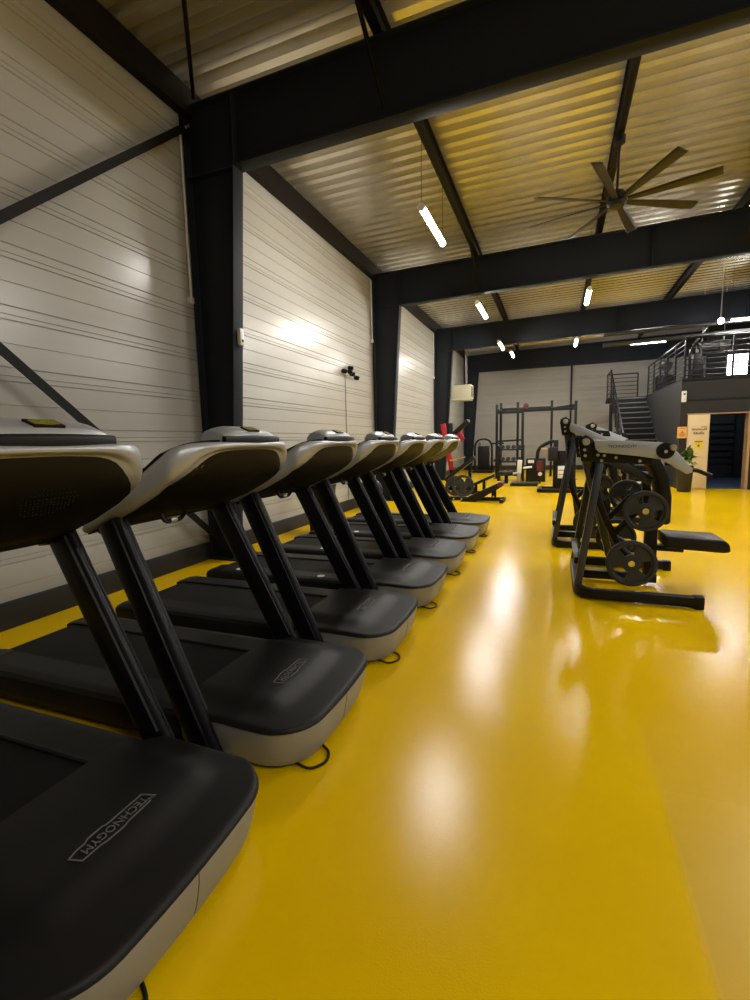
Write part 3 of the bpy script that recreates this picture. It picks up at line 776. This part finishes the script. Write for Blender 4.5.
# dark room behind the doorway
struct(MB().bb(3.12, 6.2, YM + .2, 18.0, .0, .012).build('dark_room_floor', BLUEFLOOR))
struct(MB().bb(3.1, 6.2, 18.0, 18.1, 0, ZM).build('wall_dark_room', MEZZ))
t = thing('fill_lamp', (4.6, 15.6, 2.6), 'added dim fill lamp inside the dark room, hidden by the door head', 'lamp')  # added unseen lamp that brightens the room behind the doorway
MB().bb(4.2, 5.2, 15.5, 15.62, 2.66, 2.70).build('diffuser', DIM, t)
MB().bb(4.15, 5.25, 15.47, 15.65, 2.70, ZM).build('housing', WHITE, t)
g = MB()
for k in range(7): g.bb(3.6, 5.2, 17.9, 17.93, .5 + .2 * k, .53 + .2 * k)
for x in (3.6, 4.4, 5.2): g.bb(x - .02, x + .02, 17.88, 17.95, .0, 2.0)
tag(g.build('dumbbell_rack_frame', STEEL), 'dim rack frame standing inside the dark room beyond the doorway', 'rack')
struct(MB().bb(4.40, 4.46, YM - .03, YM + .22, 0, 1.93).bb(3.10, 4.46, YM - .015, YM + .2, 1.90, 1.925).build('door_frame', WOOD))
t = thing('sliding_door', (3.35, YM, 0), 'beige door leaf with notices beside the dark doorway', 'door')
MB().bb(3.126, 3.60, YM - .006, YM + .035, .016, 1.895).build('door_leaf', BEIGE, t, bevel=.003)
MB().lathe([(.018, 0), (.018, .02)], (3.20, YM - .01, 1.12), (0, -1, 0), 12).build('lock', ZINC, t)
n1_ = thing('notice', (3.02, YM - .03, 1.31), 'orange notice fixed on the charcoal corner beside the beige door', 'sign')
MB().bb(2.90, 3.115, YM - .03, YM - .02, 1.31, 1.60).build('board', ORANGE, n1_)
MB().prism([(2.98, 1.44), (3.035, 1.44), (3.008, 1.50)], YM - .034, YM - .03).build('print', INKBROWN, n1_)
for k, (w_, z) in enumerate(((.13, 1.555), (.15, 1.41), (.14, 1.385), (.11, 1.36))): MB().bb(3.008 - w_ / 2, 3.008 + w_ / 2, YM - .033, YM - .03, z, z + .012).build('print_line', INKBROWN, n1_)
n2_ = thing('door_lettering', (3.38, YM - .02, 1.36), 'two lines of dark brush lettering printed on the beige door', 'sign')
MB().bb(3.20, 3.57, YM - .0125, YM - .0105, 1.36, 1.62).build('backing_sheet', BEIGE, n2_)
random.seed(9)
for (x0, x1, z, h_) in ((3.22, 3.55, 1.50, .055), (3.26, 3.48, 1.40, .07)):
    x = x0
    while x < x1:
        w_ = random.uniform(.018, .032); hh = h_ * random.uniform(.55, 1.1)
        MB().prism([(x, z), (x + w_ * .8, z), (x + w_, z + hh), (x + w_ * .3, z + hh)], YM - .016, YM - .0125).build('letter', INK, n2_); x += w_ + .006
MB().bb(3.42, 3.55, YM - .016, YM - .0125, 1.575, 1.59).build('letter', INK, n2_)
n3_ = thing('warning_notice', (3.38, YM - .02, 1.02), 'small yellow warning notice below the lettering on the beige door', 'sign')
MB().bb(3.28, 3.49, YM - .013, YM - .0105, 1.02, 1.26).build('sheet', YELLOWN, n3_)
MB().prism([(3.35, 1.09), (3.42, 1.09), (3.385, 1.155)], YM - .016, YM - .013).build('print', INKBROWN, n3_)
MB().bb(3.30, 3.47, YM - .016, YM - .013, 1.20, 1.23).build('print_line', INKBROWN, n3_)
t = thing('emergency_light', (3.0, YM, 2.22), 'white emergency light box high on the charcoal wall', 'lamp')
MB().bb(2.955, 3.06, YM - .06, YM, 2.22, 2.50).build('casing', WHITE, t, bevel=.015)
MB().bb(2.99, 3.03, YM - .066, YM - .058, 2.40, 2.44).build('indicator', BLACKP, t)

# staircase climbing away along the charcoal wall
t = thing('staircase', (2.4, 17.4, 0), 'dark open steel staircase climbing to the mezzanine', 'staircase')
NS = 15; y0s, y1s = 15.15, 19.7; rise = ZM / NS; run = (y1s - y0s) / NS
for k in range(NS):
    z = rise * (k + 1); y = y0s + run * k
    MB().bb(1.93, 2.94, y, y + run + .02, z - .035, z).build('tread', TREADM, t, bevel=.003)
    MB().bb(1.93, 2.94, y + run, y + run + .012, z, z + rise - .035).build('riser', BLACK, t) if k < NS - 1 else None
for x in (1.90, 2.945):
    MB().prismx([(y0s - .05, 0), (y0s + .22, 0), (y1s, ZM - .22), (y1s, ZM), (y1s - .02, ZM + .02), (y0s - .05, .20)], x - .025, x + (.02 if x < 2 else .0)).build('stringer', BLACK, t)
def railing(name, pts, lab, nbar=7, posts=None, h=1.0, grp=None, m_=BLACK):
    pts = [V(p) for p in pts]
    tt = thing(name, pts[0], lab, 'railing', grp)
    Z = V((0, 0, 1))
    MB().tube(fillet([p + Z * h for p in pts], .03, 3), .024, 8).build('handrail', m_, tt)
    for k in range(nbar): MB().tube([p + Z * (h * (k + .6) / (nbar + .6)) for p in pts], .013, 6).build('rail_bar', m_, tt)
    for a, b in zip(pts, pts[1:]):
        n = max(1, round((b - a).length / 1.0))
        for k in range(n + (1 if b is pts[-1] else 0)):
            p = a.lerp(b, k / n); MB().bar(p, p + Z * h, .045, .045, up=(0, 1, 0)).build('rail_post', m_, tt)
    return tt
railing('mezzanine_railing', [(XM + .06, 19.6, ZM + .05), (XM + .06, YM + .06, ZM + .05), (XR - .1, YM + .06, ZM + .05)], 'black steel railing round the mezzanine edge above the door')
railing('stair_railing', [(1.83, y0s + .1, .2), (1.83, y1s - .1, ZM - .05)], 'black railing sloping up the open side of the staircase', 5)
railing('landing_railing', [(1.84, 19.75, ZM + .05), (1.84, 21.2, ZM + .05), (2.9, 21.2, ZM + .05)], 'black railing guarding the landing at the stair top', 6)
# charcoal upright at the stair foot
b = MB().bar(at(611, 432, 17.0), at(611, 404, 17.0), .10, .05, up=(0, 1, 0)); b.v = [V((v.x, v.y, v.z if v.z > 2 else 0)) for v in b.v]
tag(b.build('steel_post', BLACK), 'black steel post standing beside the open side of the stairs', 'post')

# mezzanine partition with lit window
YP = 19.0
struct(MB().bb(4.6, XR, YP, YP + .1, ZM + .05, 5.2).build('wall_partition', MEZZ))
wl = [at(729, 355, YP), at(748, 355, YP), at(743, 374, YP), at(727, 372, YP)]
x0, x1, z0, z1 = min(p.x for p in wl), max(p.x for p in wl), min(p.z for p in wl), max(p.z for p in wl)
t = struct(MB().bb(x0, x1, YP - .012, YP - .002, z0, z1).build('window_1', BRIGHT))
MB().bb((x0 + x1) / 2 - .015, (x0 + x1) / 2 + .015, YP - .03, YP - .012, z0, z1).build('window_bar', BLACK, t)
u0, u1 = at(700, 352, 16.8), at(731, 339, 16.8)
t = thing('ventilation_unit', ((u0.x + u1.x) / 2, 16.9, u0.z), 'grey ventilation box hanging above the mezzanine railing', 'ventilation unit')
MB().bb(u0.x, u1.x, 16.8, 17.3, u0.z, u1.z).build('casing', TREADM, t, bevel=.01)
g = MB(); xc = (u0.x * .75 + u1.x * .25)
MB().bb(xc - .18, xc + .30, 16.775, 16.80, u0.z + .0, u0.z + .26).build('outlet_frame', BLACK, t)
for x in (u0.x + .1, u1.x - .1): MB().tube([(x, 17.05, u1.z), (x, 17.05, rz(5.43, x))], .012, 8).build('hanger_rod', ZINC, t)
# plain overhead conduit pipes and spot under the third beam
GD = 'pipes running across below the third roof beam'
for (ya, za, zb, r, lab) in ((15.6, 4.30, 4.42, .05, 'upper grey pipe running across above the mezzanine'), (15.6, 4.02, 4.16, .06, 'lower grey pipe running across above the mezzanine')):
    tag(MB().tube([(1.2, ya, za), (XR - .1, ya, zb)], r, 12).build('overhead_pipe', PIPE), lab, 'pipe', GD)
sp = at(721, 321, 14.9)
t = thing('spot_lamp', (sp.x, sp.y, sp.z), 'glaring round spot lamp on a bracket under the third beam', 'lamp')
MB().lathe([(.06, -.10), (.075, 0), (.085, .03)], sp, (-.25, -1, -.15), 18).build('housing', BLACK, t)
MB().lathe([(.07, .0), (.07, .012)], sp + V((-.008, -.032, -.005)), (-.25, -1, -.15), 18).build('lens', SPOT, t)
MB().tube([sp + V((.02, .1, .0)), V((sp.x + .02, sp.y + .1, rz(5.43, sp.x)))], .014, 8).build('bracket', ZINC, t)
l = at(738, 319, 15.0)
tube_light(l.x + .2, 15.0, l.z, .7, 'horizontal tube lamp beside the glaring spot lamp', None, 'x')

# cable crossover on the mezzanine: dark curved frame
a0_, a1_ = at(684, 380, 16.0), at(697, 345, 16.0)
t = thing('pulley_machine', (a0_.x + .5, 16.0, ZM + .05), 'dark gym machine with arched frame behind the mezzanine railing', 'gym machine')
arc = [at(689, 385, 16.0), at(690, 352, 16.0), at(697, 342, 16.0), at(701, 352, 16.0), at(703, 385, 16.0)]
for p in arc: p.z = max(p.z, ZM + .07)
MB().tube(fillet(arc, .25, 6), .035, 10).build('arched_frame', BLACK, t, smooth=60)
MB().bb(arc[0].x - .1, arc[-1].x + .1, 15.9, 16.4, ZM + .05, ZM + .13).build('base', BLACK, t, bevel=.01)
MB().bb(arc[0].x + .06, arc[-1].x - .06, 15.97, 16.2, ZM + .13, ZM + .9).build('weight_stack', BLACKP, t, bevel=.01)
a = at(693, 345, 16.0); b_ = at(703, 318, 16.0)
MB().tube(fillet([a, at(699, 338, 16.0), at(708, 326, 16.0)], .1), .025, 8).build('cable_arm', ZINC, t)
# bust-like boxing dummy and stand near the stair top
c = at(656, 380, 18.6); c.x = max(c.x, 3.3)
t = thing('speaker_stand', (3.35, 18.6, ZM + .05), 'black box with a tilted monitor on top behind the mezzanine railing', 'speaker')
MB().bb(3.1, 3.6, 18.45, 18.85, ZM + .05, ZM + .62).build('cabinet', BLACKP, t, bevel=.015)
MB().tube([(3.35, 18.65, ZM + .6), (3.35, 18.65, ZM + .78)], .03, 10).build('neck', BLACK, t)
MB().box((3.35, 18.62, ZM + .93), (.34, .22, .30), Matrix.Rotation(.35, 3, 'Y')).build('monitor', BLACKP, t, bevel=.02)

# ------------------------------------------------------------------ heater on a wall shelf
t = thing('wall_heater', (-3.55, 18.2, 2.86), 'cream box heater on a bracket shelf high on the wall', 'heater')
MB().bb(-3.68, -2.98, 17.9, 18.5, 2.93, 3.43).build('casing', CREAM, t, bevel=.012)
MB().bb(-2.985, -2.972, 17.96, 18.44, 2.99, 3.37).build('grille_opening', BLACKP, t)
g = MB()
for k in range(7): g.bb(-2.975, -2.962, 17.96, 18.44, 3.0 + .055 * k, 3.012 + .055 * k)
g.build('louvre', CREAM, t)
MB().bb(-3.9, -3.70, 18.0, 18.35, 2.93, 3.16).build('gas_valve', ZINC, t, bevel=.02)
MB().bb(-4.03, -3.02, 17.88, 18.52, 2.87, 2.93).build('shelf_bracket', CREAM, t, bevel=.006)
for y in (18.05, 18.3): MB().tube([(-3.2, y, 3.43), (-3.2, y, 5.42)], .014, 8).build('flue_pipe', LOGO, t)

# ------------------------------------------------------------------ waste bin and gym balls by the wall
t = thing('waste_bin', (-3.42, 6.55, 0), 'tall tapered black waste bin by the wall behind the treadmills', 'bin')
R = []
for z, h_ in ((0, .135), (.03, .14), (.70, .19), (.74, .195)): R.append([V((-3.42 + a, 6.55 + b_, z)) for a, b_ in rrect(h_ * 2, h_ * 2, .04, 4)])
MB().loft(R).build('body', BLACKP, t, smooth=50)
R = []
for z, h_ in ((.735, .20), (.765, .20), (.775, .19)): R.append([V((-3.42 + a, 6.55 + b_, z)) for a, b_ in rrect(h_ * 2, h_ * 2, .04, 4)])
MB().loft(R).build('rim', BLACKP, t)
MB().bb(-3.29, -3.23, 6.40, 6.46, .776, .784).build('label_tag', WHITE, t)
GB = 'black gym balls on low stands by the wall'
for (px_, py_, X_, r, lab) in ((371, 490, -3.62, .25, 'black gym ball by the wall nearer the waste bin'), (402, 489, -3.62, .27, 'black gym ball by the wall farther down the treadmill row')):
    c = atx(px_, py_, X_)
    t = thing('gym_ball', (c.x, c.y, 0), lab, 'gym ball', GB)
    MB().sphere((c.x, c.y, c.z), r, 24).build('ball', PAD, t, smooth=80)
    MB().lathe([(r * .7, 0), (r * .72, .03), (r * .3, .05), (r * .25, c.z - r * .9), (r * .5, c.z - r * .72)], (c.x, c.y, 0), n=20).build('stand', BLACK, t)

# ------------------------------------------------------------------ machines at the far left
Yl = 10.9
t = thing('decline_bench', (-1.6, Yl, 0), 'low inclined black padded bench on a steel base past the last treadmill', 'bench')
P0, P1 = at(456, 507, Yl), at(500, 485, Yl)
up = V((0, 0, 1))
d = (P1 - P0).normalized(); n_ = V((-d.z, 0, d.x))
MB().prism([((P0 + n_ * a + d * b_).x, (P0 + n_ * a + d * b_).z) for a, b_ in ((.07, 0), (.09, .4), (.06, (P1 - P0).length), (-.05, (P1 - P0).length), (-.09, .5), (-.03, 0))], Yl - .15, Yl + .15).build('back_pad', PAD, t, bevel=.015, seg=3)
MB().tube([(P1.x + .02, Yl - .2, P1.z + .02), (P1.x + .02, Yl + .2, P1.z + .02)], .06, 16).build('foam_roller', DKRED, t)
e0, e1 = at(447, 505, Yl), at(504, 499, Yl)
MB().bar((-2.35, Yl, .06), (e1.x, Yl, .06), .09, .08).build('base_rail', BLACK, t, bevel=.008)
MB().bar((e1.x - .03, Yl - .3, .04), (e1.x - .03, Yl + .3, .04), .08, .08).build('foot_bar', BLACK, t, bevel=.008)
pp = at(494, 495, Yl); MB().bar((pp.x, Yl, .08), (pp.x, Yl, .34), .12, .10, up=(1, 0, 0)).build('upright', BLACK, t, bevel=.006)
q0 = at(450, 500, Yl); MB().box((q0.x - .05, Yl, q0.z + .05), (.26, .34, .06), Matrix.Rotation(.7, 3, 'Y')).build('seat_pad', GRAPH, t, bevel=.015)
for px_, py_ in ((453, 508), (461, 507), (493, 497)):
    q = at(px_, py_, Yl - .17); MB().lathe([(.02, -.01), (.02, .01)], (q.x, Yl - .10, max(q.z, .06)), (0, 1, 0), 10).build('bolt', ZINC, t)
Yl = 12.4
t = thing('flat_bench', (-1.9, Yl, 0), 'narrow black inclined bench behind the low padded one', 'bench')
P0, P1 = at(455, 493, Yl), at(495, 475, Yl)
MB().bar(P0, P1, .28, .07).build('bench_pad', PAD, t, bevel=.012)
for px_, py_ in ((476, 484), (484, 480)):
    q = at(px_, py_, Yl); MB().bar((q.x, Yl, .05), (q.x, Yl, q.z), .07, .07, up=(1, 0, 0)).build('leg', BLACK, t, bevel=.005)
MB().bar((P0.x, Yl, .04), (P1.x - .2, Yl, .04), .08, .08).build('base_rail', BLACK, t, bevel=.005)
Ym_ = 13.2
t = thing('plate_loaded_row_machine', (-2.9, Ym_, 0), 'black gym machine with red uprights and a chrome bar behind the last treadmill', 'gym machine')
r0, r1 = at(443, 424, Ym_), at(452, 470, Ym_)
MB().bar(r0, r1, .14, .09, up=(0, 1, 0)).build('red_upright', RED, t, bevel=.008)
r2, r3 = at(456, 430, Ym_ + .3), at(463, 440, Ym_ + .3)
MB().bar(r2, r3, .14, .09, up=(0, 1, 0)).build('red_bracket', RED, t, bevel=.008)
g0, g1, g2 = at(449, 438, Ym_), at(456, 432, Ym_), at(468, 421, Ym_)
MB().tube([g0, g1, g2], .07, 12).build('lever_arm', BLACK, t, smooth=60)
MB().bar(at(450, 440, Ym_), at(450, 423, Ym_), .16, .12, up=(0, 1, 0)).build('shoulder_pad', PAD, t, bevel=.03)
MB().lathe([(.045, -.05), (.045, .05)], g2, (0, 1, 0), 14).build('pivot_bolt', ZINC, t)
MB().tube([at(450, 460, Ym_ - .1), at(465, 457, Ym_ - .1)], .035, 12).build('loading_horn', CHROME, t, smooth=60)
MB().bar(at(446, 480, Ym_), at(475, 457, Ym_), .34, .10).build('inclined_pad', PAD, t, bevel=.02)
MB().bar((r1.x, Ym_, 0.0), r1, .12, .10, up=(0, 1, 0)).build('post', BLACK, t, bevel=.006)
MB().bar((r1.x - .6, Ym_, .05), (r1.x + .7, Ym_, .05), .1, .09).build('base_rail', BLACK, t, bevel=.006)
q = at(470, 465, Ym_); MB().bar((q.x, Ym_, .08), q, .08, .08, up=(0, 1, 0)).build('pad_post', BLACK, t, bevel=.006)
q = at(463, 483, 11.6)
o = weight_plate((0, 0, 0), .27, th=.05); o.location = (q.x, 11.6, .285); tag(o, 'black weight plate standing on edge beside the low benches', 'weight plate')
o = weight_plate((0, 0, 0), .25, th=.05); o.location = (q.x - .22, 11.75, .265); tag(o, 'black weight plate half hidden behind another beside the low benches', 'weight plate')
# selectorised machine by the back wall
Ys = 20.6
c = at(484, 452, Ys)
t = thing('cable_machine', (c.x, Ys, 0), 'black selectorised machine with rounded shroud against the back wall', 'gym machine')
w0, w1 = at(475, 440, Ys).x, at(492, 440, Ys).x; zt = at(484, 439, Ys).z
pr = [(w0, .1), (w0, zt - .25), (w0 + .12, zt - .05), ((w0 + w1) / 2, zt), (w1 - .12, zt - .05), (w1, zt - .25), (w1, .1)]
MB().rect(fillet([(x, Ys, z) for x, z in pr], .15, 4), .08, .10, up=(0, 1, 0)).build('shroud_frame', BLACK, t, bevel=.01)
MB().bb(w0 + .12, w1 - .12, Ys - .02, Ys + .25, .12, zt - .3).build('weight_stack', BLACKP, t, bevel=.01)
MB().bb(w0 + .15, w0 + .25, Ys - .03, Ys, zt - .28, zt - .14).build('shroud_label', TREADM, t)
MB().bb(w0 - .05, w1 + .05, Ys - .4, Ys + .3, 0, .1).build('base', BLACK, t, bevel=.01)
MB().bar((w1, Ys - .1, zt - .2), (w1 + .5, Ys - .15, zt - .2), .07, .07).build('arm', BLACK, t, bevel=.006)
MB().tube([(w1 + .35, Ys - .15, zt - .22), (w1 + .33, Ys - .15, zt - .75)], .02, 8).build('cable_handle', ZINC, t)
MB().bb(w1 + .1, w1 + .5, Ys - .35, Ys + .1, zt - .95, zt - .85).build('seat_pad', PAD, t, bevel=.02)
MB().bar((w1 + .3, Ys - .1, 0), (w1 + .3, Ys - .1, zt - .95), .08, .08, up=(0, 1, 0)).build('seat_post', BLACK, t)

# ------------------------------------------------------------------ power rack
Yr, Yr2 = 17.3, 18.7
t = thing('power_rack', (-.7, 18.0, 0), 'tall black double power rack in front of the back wall', 'rack')
fr = []
for px_, Yq in ((497, Yr), (523, Yr), (576, Yr), (501, Yr2), (518, Yr2), (552, Yr2)):
    p = at(px_, 404, Yq); z = 2.6 if Yq == Yr else 2.75; fr.append(p.x)
    o = MB().bar((p.x, Yq, 0), (p.x, Yq, z if px_ != 523 else 2.4), .085, .085, up=(0, 1, 0)).build('upright', BLACK, t, bevel=.005)
    MB().bb(p.x - .1, p.x + .1, Yq - .1, Yq + .1, 0, .015).build('foot_plate', BLACK, o)
for (xa, ya, xb, yb, z) in ((fr[0], Yr, fr[1], Yr, 2.33), (fr[1], Yr, fr[2], Yr, 2.36), (fr[3], Yr2, fr[4], Yr2, 2.5), (fr[4], Yr2, fr[5], Yr2, 2.5), (fr[0], Yr, fr[3], Yr2, 2.4), (fr[5], Yr2, fr[2], Yr, 2.45), (fr[1], Yr, fr[4], Yr2, 2.4)):
    MB().bar((xa, ya, z), (xb, yb, z), .07, .10).build('crossbar', BLACK, t, bevel=.005)
MB().bar((fr[0], Yr, 1.32), (fr[1], Yr, 1.36), .05, .06).build('barbell_hook_bar', BLACK, t)
q = at(526, 408, Yr); b = MB().lathe([(.05, -.05), (.085, -.045), (.09, 0), (.085, .045), (.05, .05)], (q.x, Yr, 2.512), (0, 1, 0), 20)
tag(b.build('medicine_ball', DKRED), 'small dark red ball resting on top of the black power rack', 'ball')
# storage shelf with dumbbells in the rack's first bay
Ydb = 16.6
x0, x1 = at(499, 460, Ydb).x, at(523, 460, Ydb).x
t = thing('dumbbell_shelf', ((x0 + x1) / 2, Ydb, 0), 'dark storage rack with three shelves under the power rack frame', 'rack')
zs = (at(510, 446, Ydb).z, at(510, 458, Ydb).z, at(510, 471, Ydb).z)
for z in zs: MB().bb(x0, x1, Ydb - .22, Ydb + .22, z - .14, z - .10).build('shelf', BLACK, t, bevel=.005)
for x in (x0, x1): MB().bb(x - .03, x + .03, Ydb - .25, Ydb + .25, 0, zs[0] + .02).build('side_frame', BLACKP, t, bevel=.005)
GDB = 'dumbbells on the dark storage rack'
proto = None
for r_, z in enumerate(zs[:3]):
    for k in range(4):
        xx = x0 + .12 + (x1 - x0 - .24) * k / 3
        if proto is None:
            proto = thing('dumbbell', (xx, Ydb - .05, z - .10), 'x', 'dumbbell', GDB)
            c = V((xx, Ydb - .05, z - .03))
            MB().tube([c + V((0, -.09, 0)), c + V((0, .09, 0))], .016, 10).build('grip', CHROME, proto)
            for s in (-1, 1): MB().lathe([(.05, -.035), (.065, -.03), (.065, .03), (.05, .035)], c + V((0, s * .10, 0)), (0, 1, 0), 12).build('weight_head', PLATE, proto)
            o = proto
        else:
            o = copy_tree(proto); o.location = (xx, Ydb - .05, z - .10)
        o['label'] = '%s black dumbbell on the %s shelf of the dark storage rack' % (('first', 'second', 'third', 'fourth')[k], ('top', 'middle', 'bottom')[r_])
# seated machine with a white post
Yq = 14.9
t = thing('seated_press_machine', (-1.0, Yq, 0), 'low machine with a white post and white handle in front of the power rack', 'gym machine')
a, b_ = at(520, 460, Yq), at(519, 473, Yq)
MB().bar(b_, a, .13, .10, up=(0, 1, 0)).build('white_post', WHITE, t, bevel=.01)
MB().bar((b_.x - .02, Yq, .05), b_ , .10, .08, up=(0, 1, 0)).build('column', ZINC, t, bevel=.006)
MB().tube(fillet([at(520, 472, Yq), at(512, 474, Yq), at(510, 472, Yq)], .05), .028, 10).build('handle', WHITE, t, smooth=60)
MB().tube([at(523, 468, Yq), at(532, 467, Yq)], .03, 10).build('roller', WHITE, t, smooth=60)
q = at(523, 490, Yq); MB().bb(q.x - .35, q.x + .42, Yq - .3, Yq + .3, 0, .08).build('base', BLACK, t, bevel=.01)
q = at(508, 478, Yq); MB().bb(q.x - .3, q.x + .15, Yq - .2, Yq + .2, .30, .42).build('seat_pad', PAD, t, bevel=.03)
MB().bar((q.x - .05, Yq, .05), (q.x - .05, Yq, .31), .1, .1, up=(0, 1, 0)).build('seat_post', BLACK, t)
# dark cabinet with roller and white label
Yq = 16.2
a, b_ = at(526, 459, Yq), at(545, 480, Yq)
t = thing('storage_box', ((a.x + b_.x) / 2, Yq + .2, 0), 'black storage box with a small white label beside the power rack', 'box')
MB().bb(a.x, b_.x, Yq, Yq + .5, 0, a.z).build('body', BLACKP, t, bevel=.01)
q0, q1 = at(528, 460, Yq), at(534, 463, Yq); MB().bb(q0.x, q1.x, Yq - .006, Yq, q1.z, q0.z).build('label_plate', WHITE, t)
Yq = 15.6
q0, q1 = at(540, 461, Yq), at(540, 471, Yq)
t = thing('foam_roller_stand', (q1.x, Yq, 0), 'dark red foam cylinder on a short stand with a white badge', 'foam roller')
MB().tube([q1, q0], .10, 16).build('foam_cylinder', DKRED, t, smooth=60)
MB().bar((q1.x, Yq, 0), q1, .06, .06, up=(0, 1, 0)).build('stand', BLACK, t)
q = at(540, 474, Yq - .06); MB().lathe([(.06, 0), (.06, .02)], (q.x, Yq - .04, q.z), (0, -1, 0), 16).build('badge', WHITE, t)
# upright leg machine in the middle distance
Yq = 13.3
t = thing('leg_curl_machine', (.05, Yq, 0), 'dark upright machine with a rounded top pad and pale weight panel behind the press machines', 'gym machine')
for s in (-.35, .35): MB().bar((-.42, Yq + s, .05), (.75, Yq + s, .05), .10, .09).build('base_rail', BLACK, t, bevel=.008)
MB().bar((-.40, Yq - .4, .05), (-.40, Yq + .4, .05), .1, .09).build('base_crossbar', BLACK, t, bevel=.008)
q = at(556, 440, Yq); MB().bar((q.x, Yq, .09), (q.x, Yq, q.z), .12, .12, up=(0, 1, 0)).build('upright', BLACK, t, bevel=.008)
a = [at(537, 460, Yq), at(538, 450, Yq), at(543, 445, Yq), at(552, 441, Yq), at(556, 442, Yq)]
MB().tube(fillet(a, .15, 5), .045, 10).build('curved_arm', BLACK, t, smooth=60)
MB().tube([at(541, 449, Yq - .1), at(552, 450, Yq - .1)], .03, 10).build('roller', WOOD, t, smooth=60)
q0, q1 = at(548, 447, Yq), at(556, 461, Yq); MB().bb(q0.x, q1.x + .05, Yq - .2, Yq + .2, q1.z, q0.z).build('thigh_pad', PAD, t, bevel=.05)
q0, q1 = at(558, 466, Yq), at(572, 478, Yq); sp = MB().bb(q0.x, q1.x, Yq - .1, Yq + .14, q1.z, q0.z).build('weight_panel', WHITE, t, bevel=.006)
for k in range(2):
    z = q1.z + (q0.z - q1.z) * (k + 1) / 3; MB().bb(q0.x + .01, q1.x - .01, Yq - .104, Yq - .1, z - .008, z + .008).build('panel_slot', GRAPH, sp)
MB().bb(q0.x - .04, q1.x + .04, Yq - .05, Yq + .1, .09, q1.z).build('panel_base', BLACK, t)
MB().bb(q0.x - .04, q1.x + .04, Yq - .05, Yq + .12, q0.z + .005, q0.z + .4).build('guard', BLACK, t, bevel=.02)

# plant by the door
pc = at(690, 462, 13.6)
t = thing('potted_plant', (pc.x - .1, 13.6, 0), 'small green leafy plant in a dark tall pot by the beige door', 'plant')
MB().lathe([(.13, 0), (.15, .02), (.18, .62), (.19, .64), (.17, .65)], (pc.x - .1, 13.6, 0), n=20).build('pot', CLAY, t, smooth=50)
random.seed(3); mb = MB()
for k in range(70):
    a = random.uniform(0, 6.28); el = random.uniform(-.1, 1.5); L_ = random.uniform(.18, .36)
    c = V((pc.x - .1 + random.uniform(-.08, .12), 13.6, .66 + random.uniform(0, .22)))
    d = V((math.cos(a) * math.cos(el), math.sin(a) * math.cos(el), math.sin(el))); s_ = d.cross(V((.1, .2, 1))).normalized() * .045
    tip = c + d * L_ + V((0, 0, -.05))
    mid = c + d * L_ * .5 + V((0, 0, .02)); th = d.cross(s_).normalized() * .003
    mb.add([c, mid + s_, tip, mid - s_, mid + th, mid - th], [(0, 1, 4), (1, 2, 4), (2, 3, 4), (3, 0, 4), (1, 0, 5), (2, 1, 5), (3, 2, 5), (0, 3, 5)])
mb.build('foliage', LEAF, t)
# low step unit with two white edges behind the nearest machine
q = at(634, 482, 11.2)
t = thing('aerobic_step', (q.x, 11.3, 0), 'dark stacked step bench with two white edge strips behind the nearest press machine', 'step bench')
MB().bb(q.x - .35, q.x + .32, 11.2, 11.55, 0, .62).build('body', BLACKP, t, bevel=.02)
for py_ in (476.5, 482.5):
    z = at(634, py_, 11.2).z; MB().bb(q.x - .14, q.x + .14, 11.185, 11.2, z - .022, z + .022).build('edge_strip', WHITE, t)

# ------------------------------------------------------------------ world and view
w = bpy.data.worlds.new('world'); S.world = w; w.use_nodes = True
w.node_tree.nodes['Background'].inputs[0].default_value = (.5, .55, .6, 1); w.node_tree.nodes['Background'].inputs[1].default_value = .02
S.view_settings.view_transform = 'Standard'; S.view_settings.look = 'None'; S.view_settings.gamma = 1; S.view_settings.exposure = 0.25
S.view_settings.use_curve_mapping = False
try:
    S.cycles.use_denoising = True; S.cycles.max_bounces = 8; S.cycles.diffuse_bounces = 5; S.cycles.sample_clamp_indirect = 6
except Exception: pass
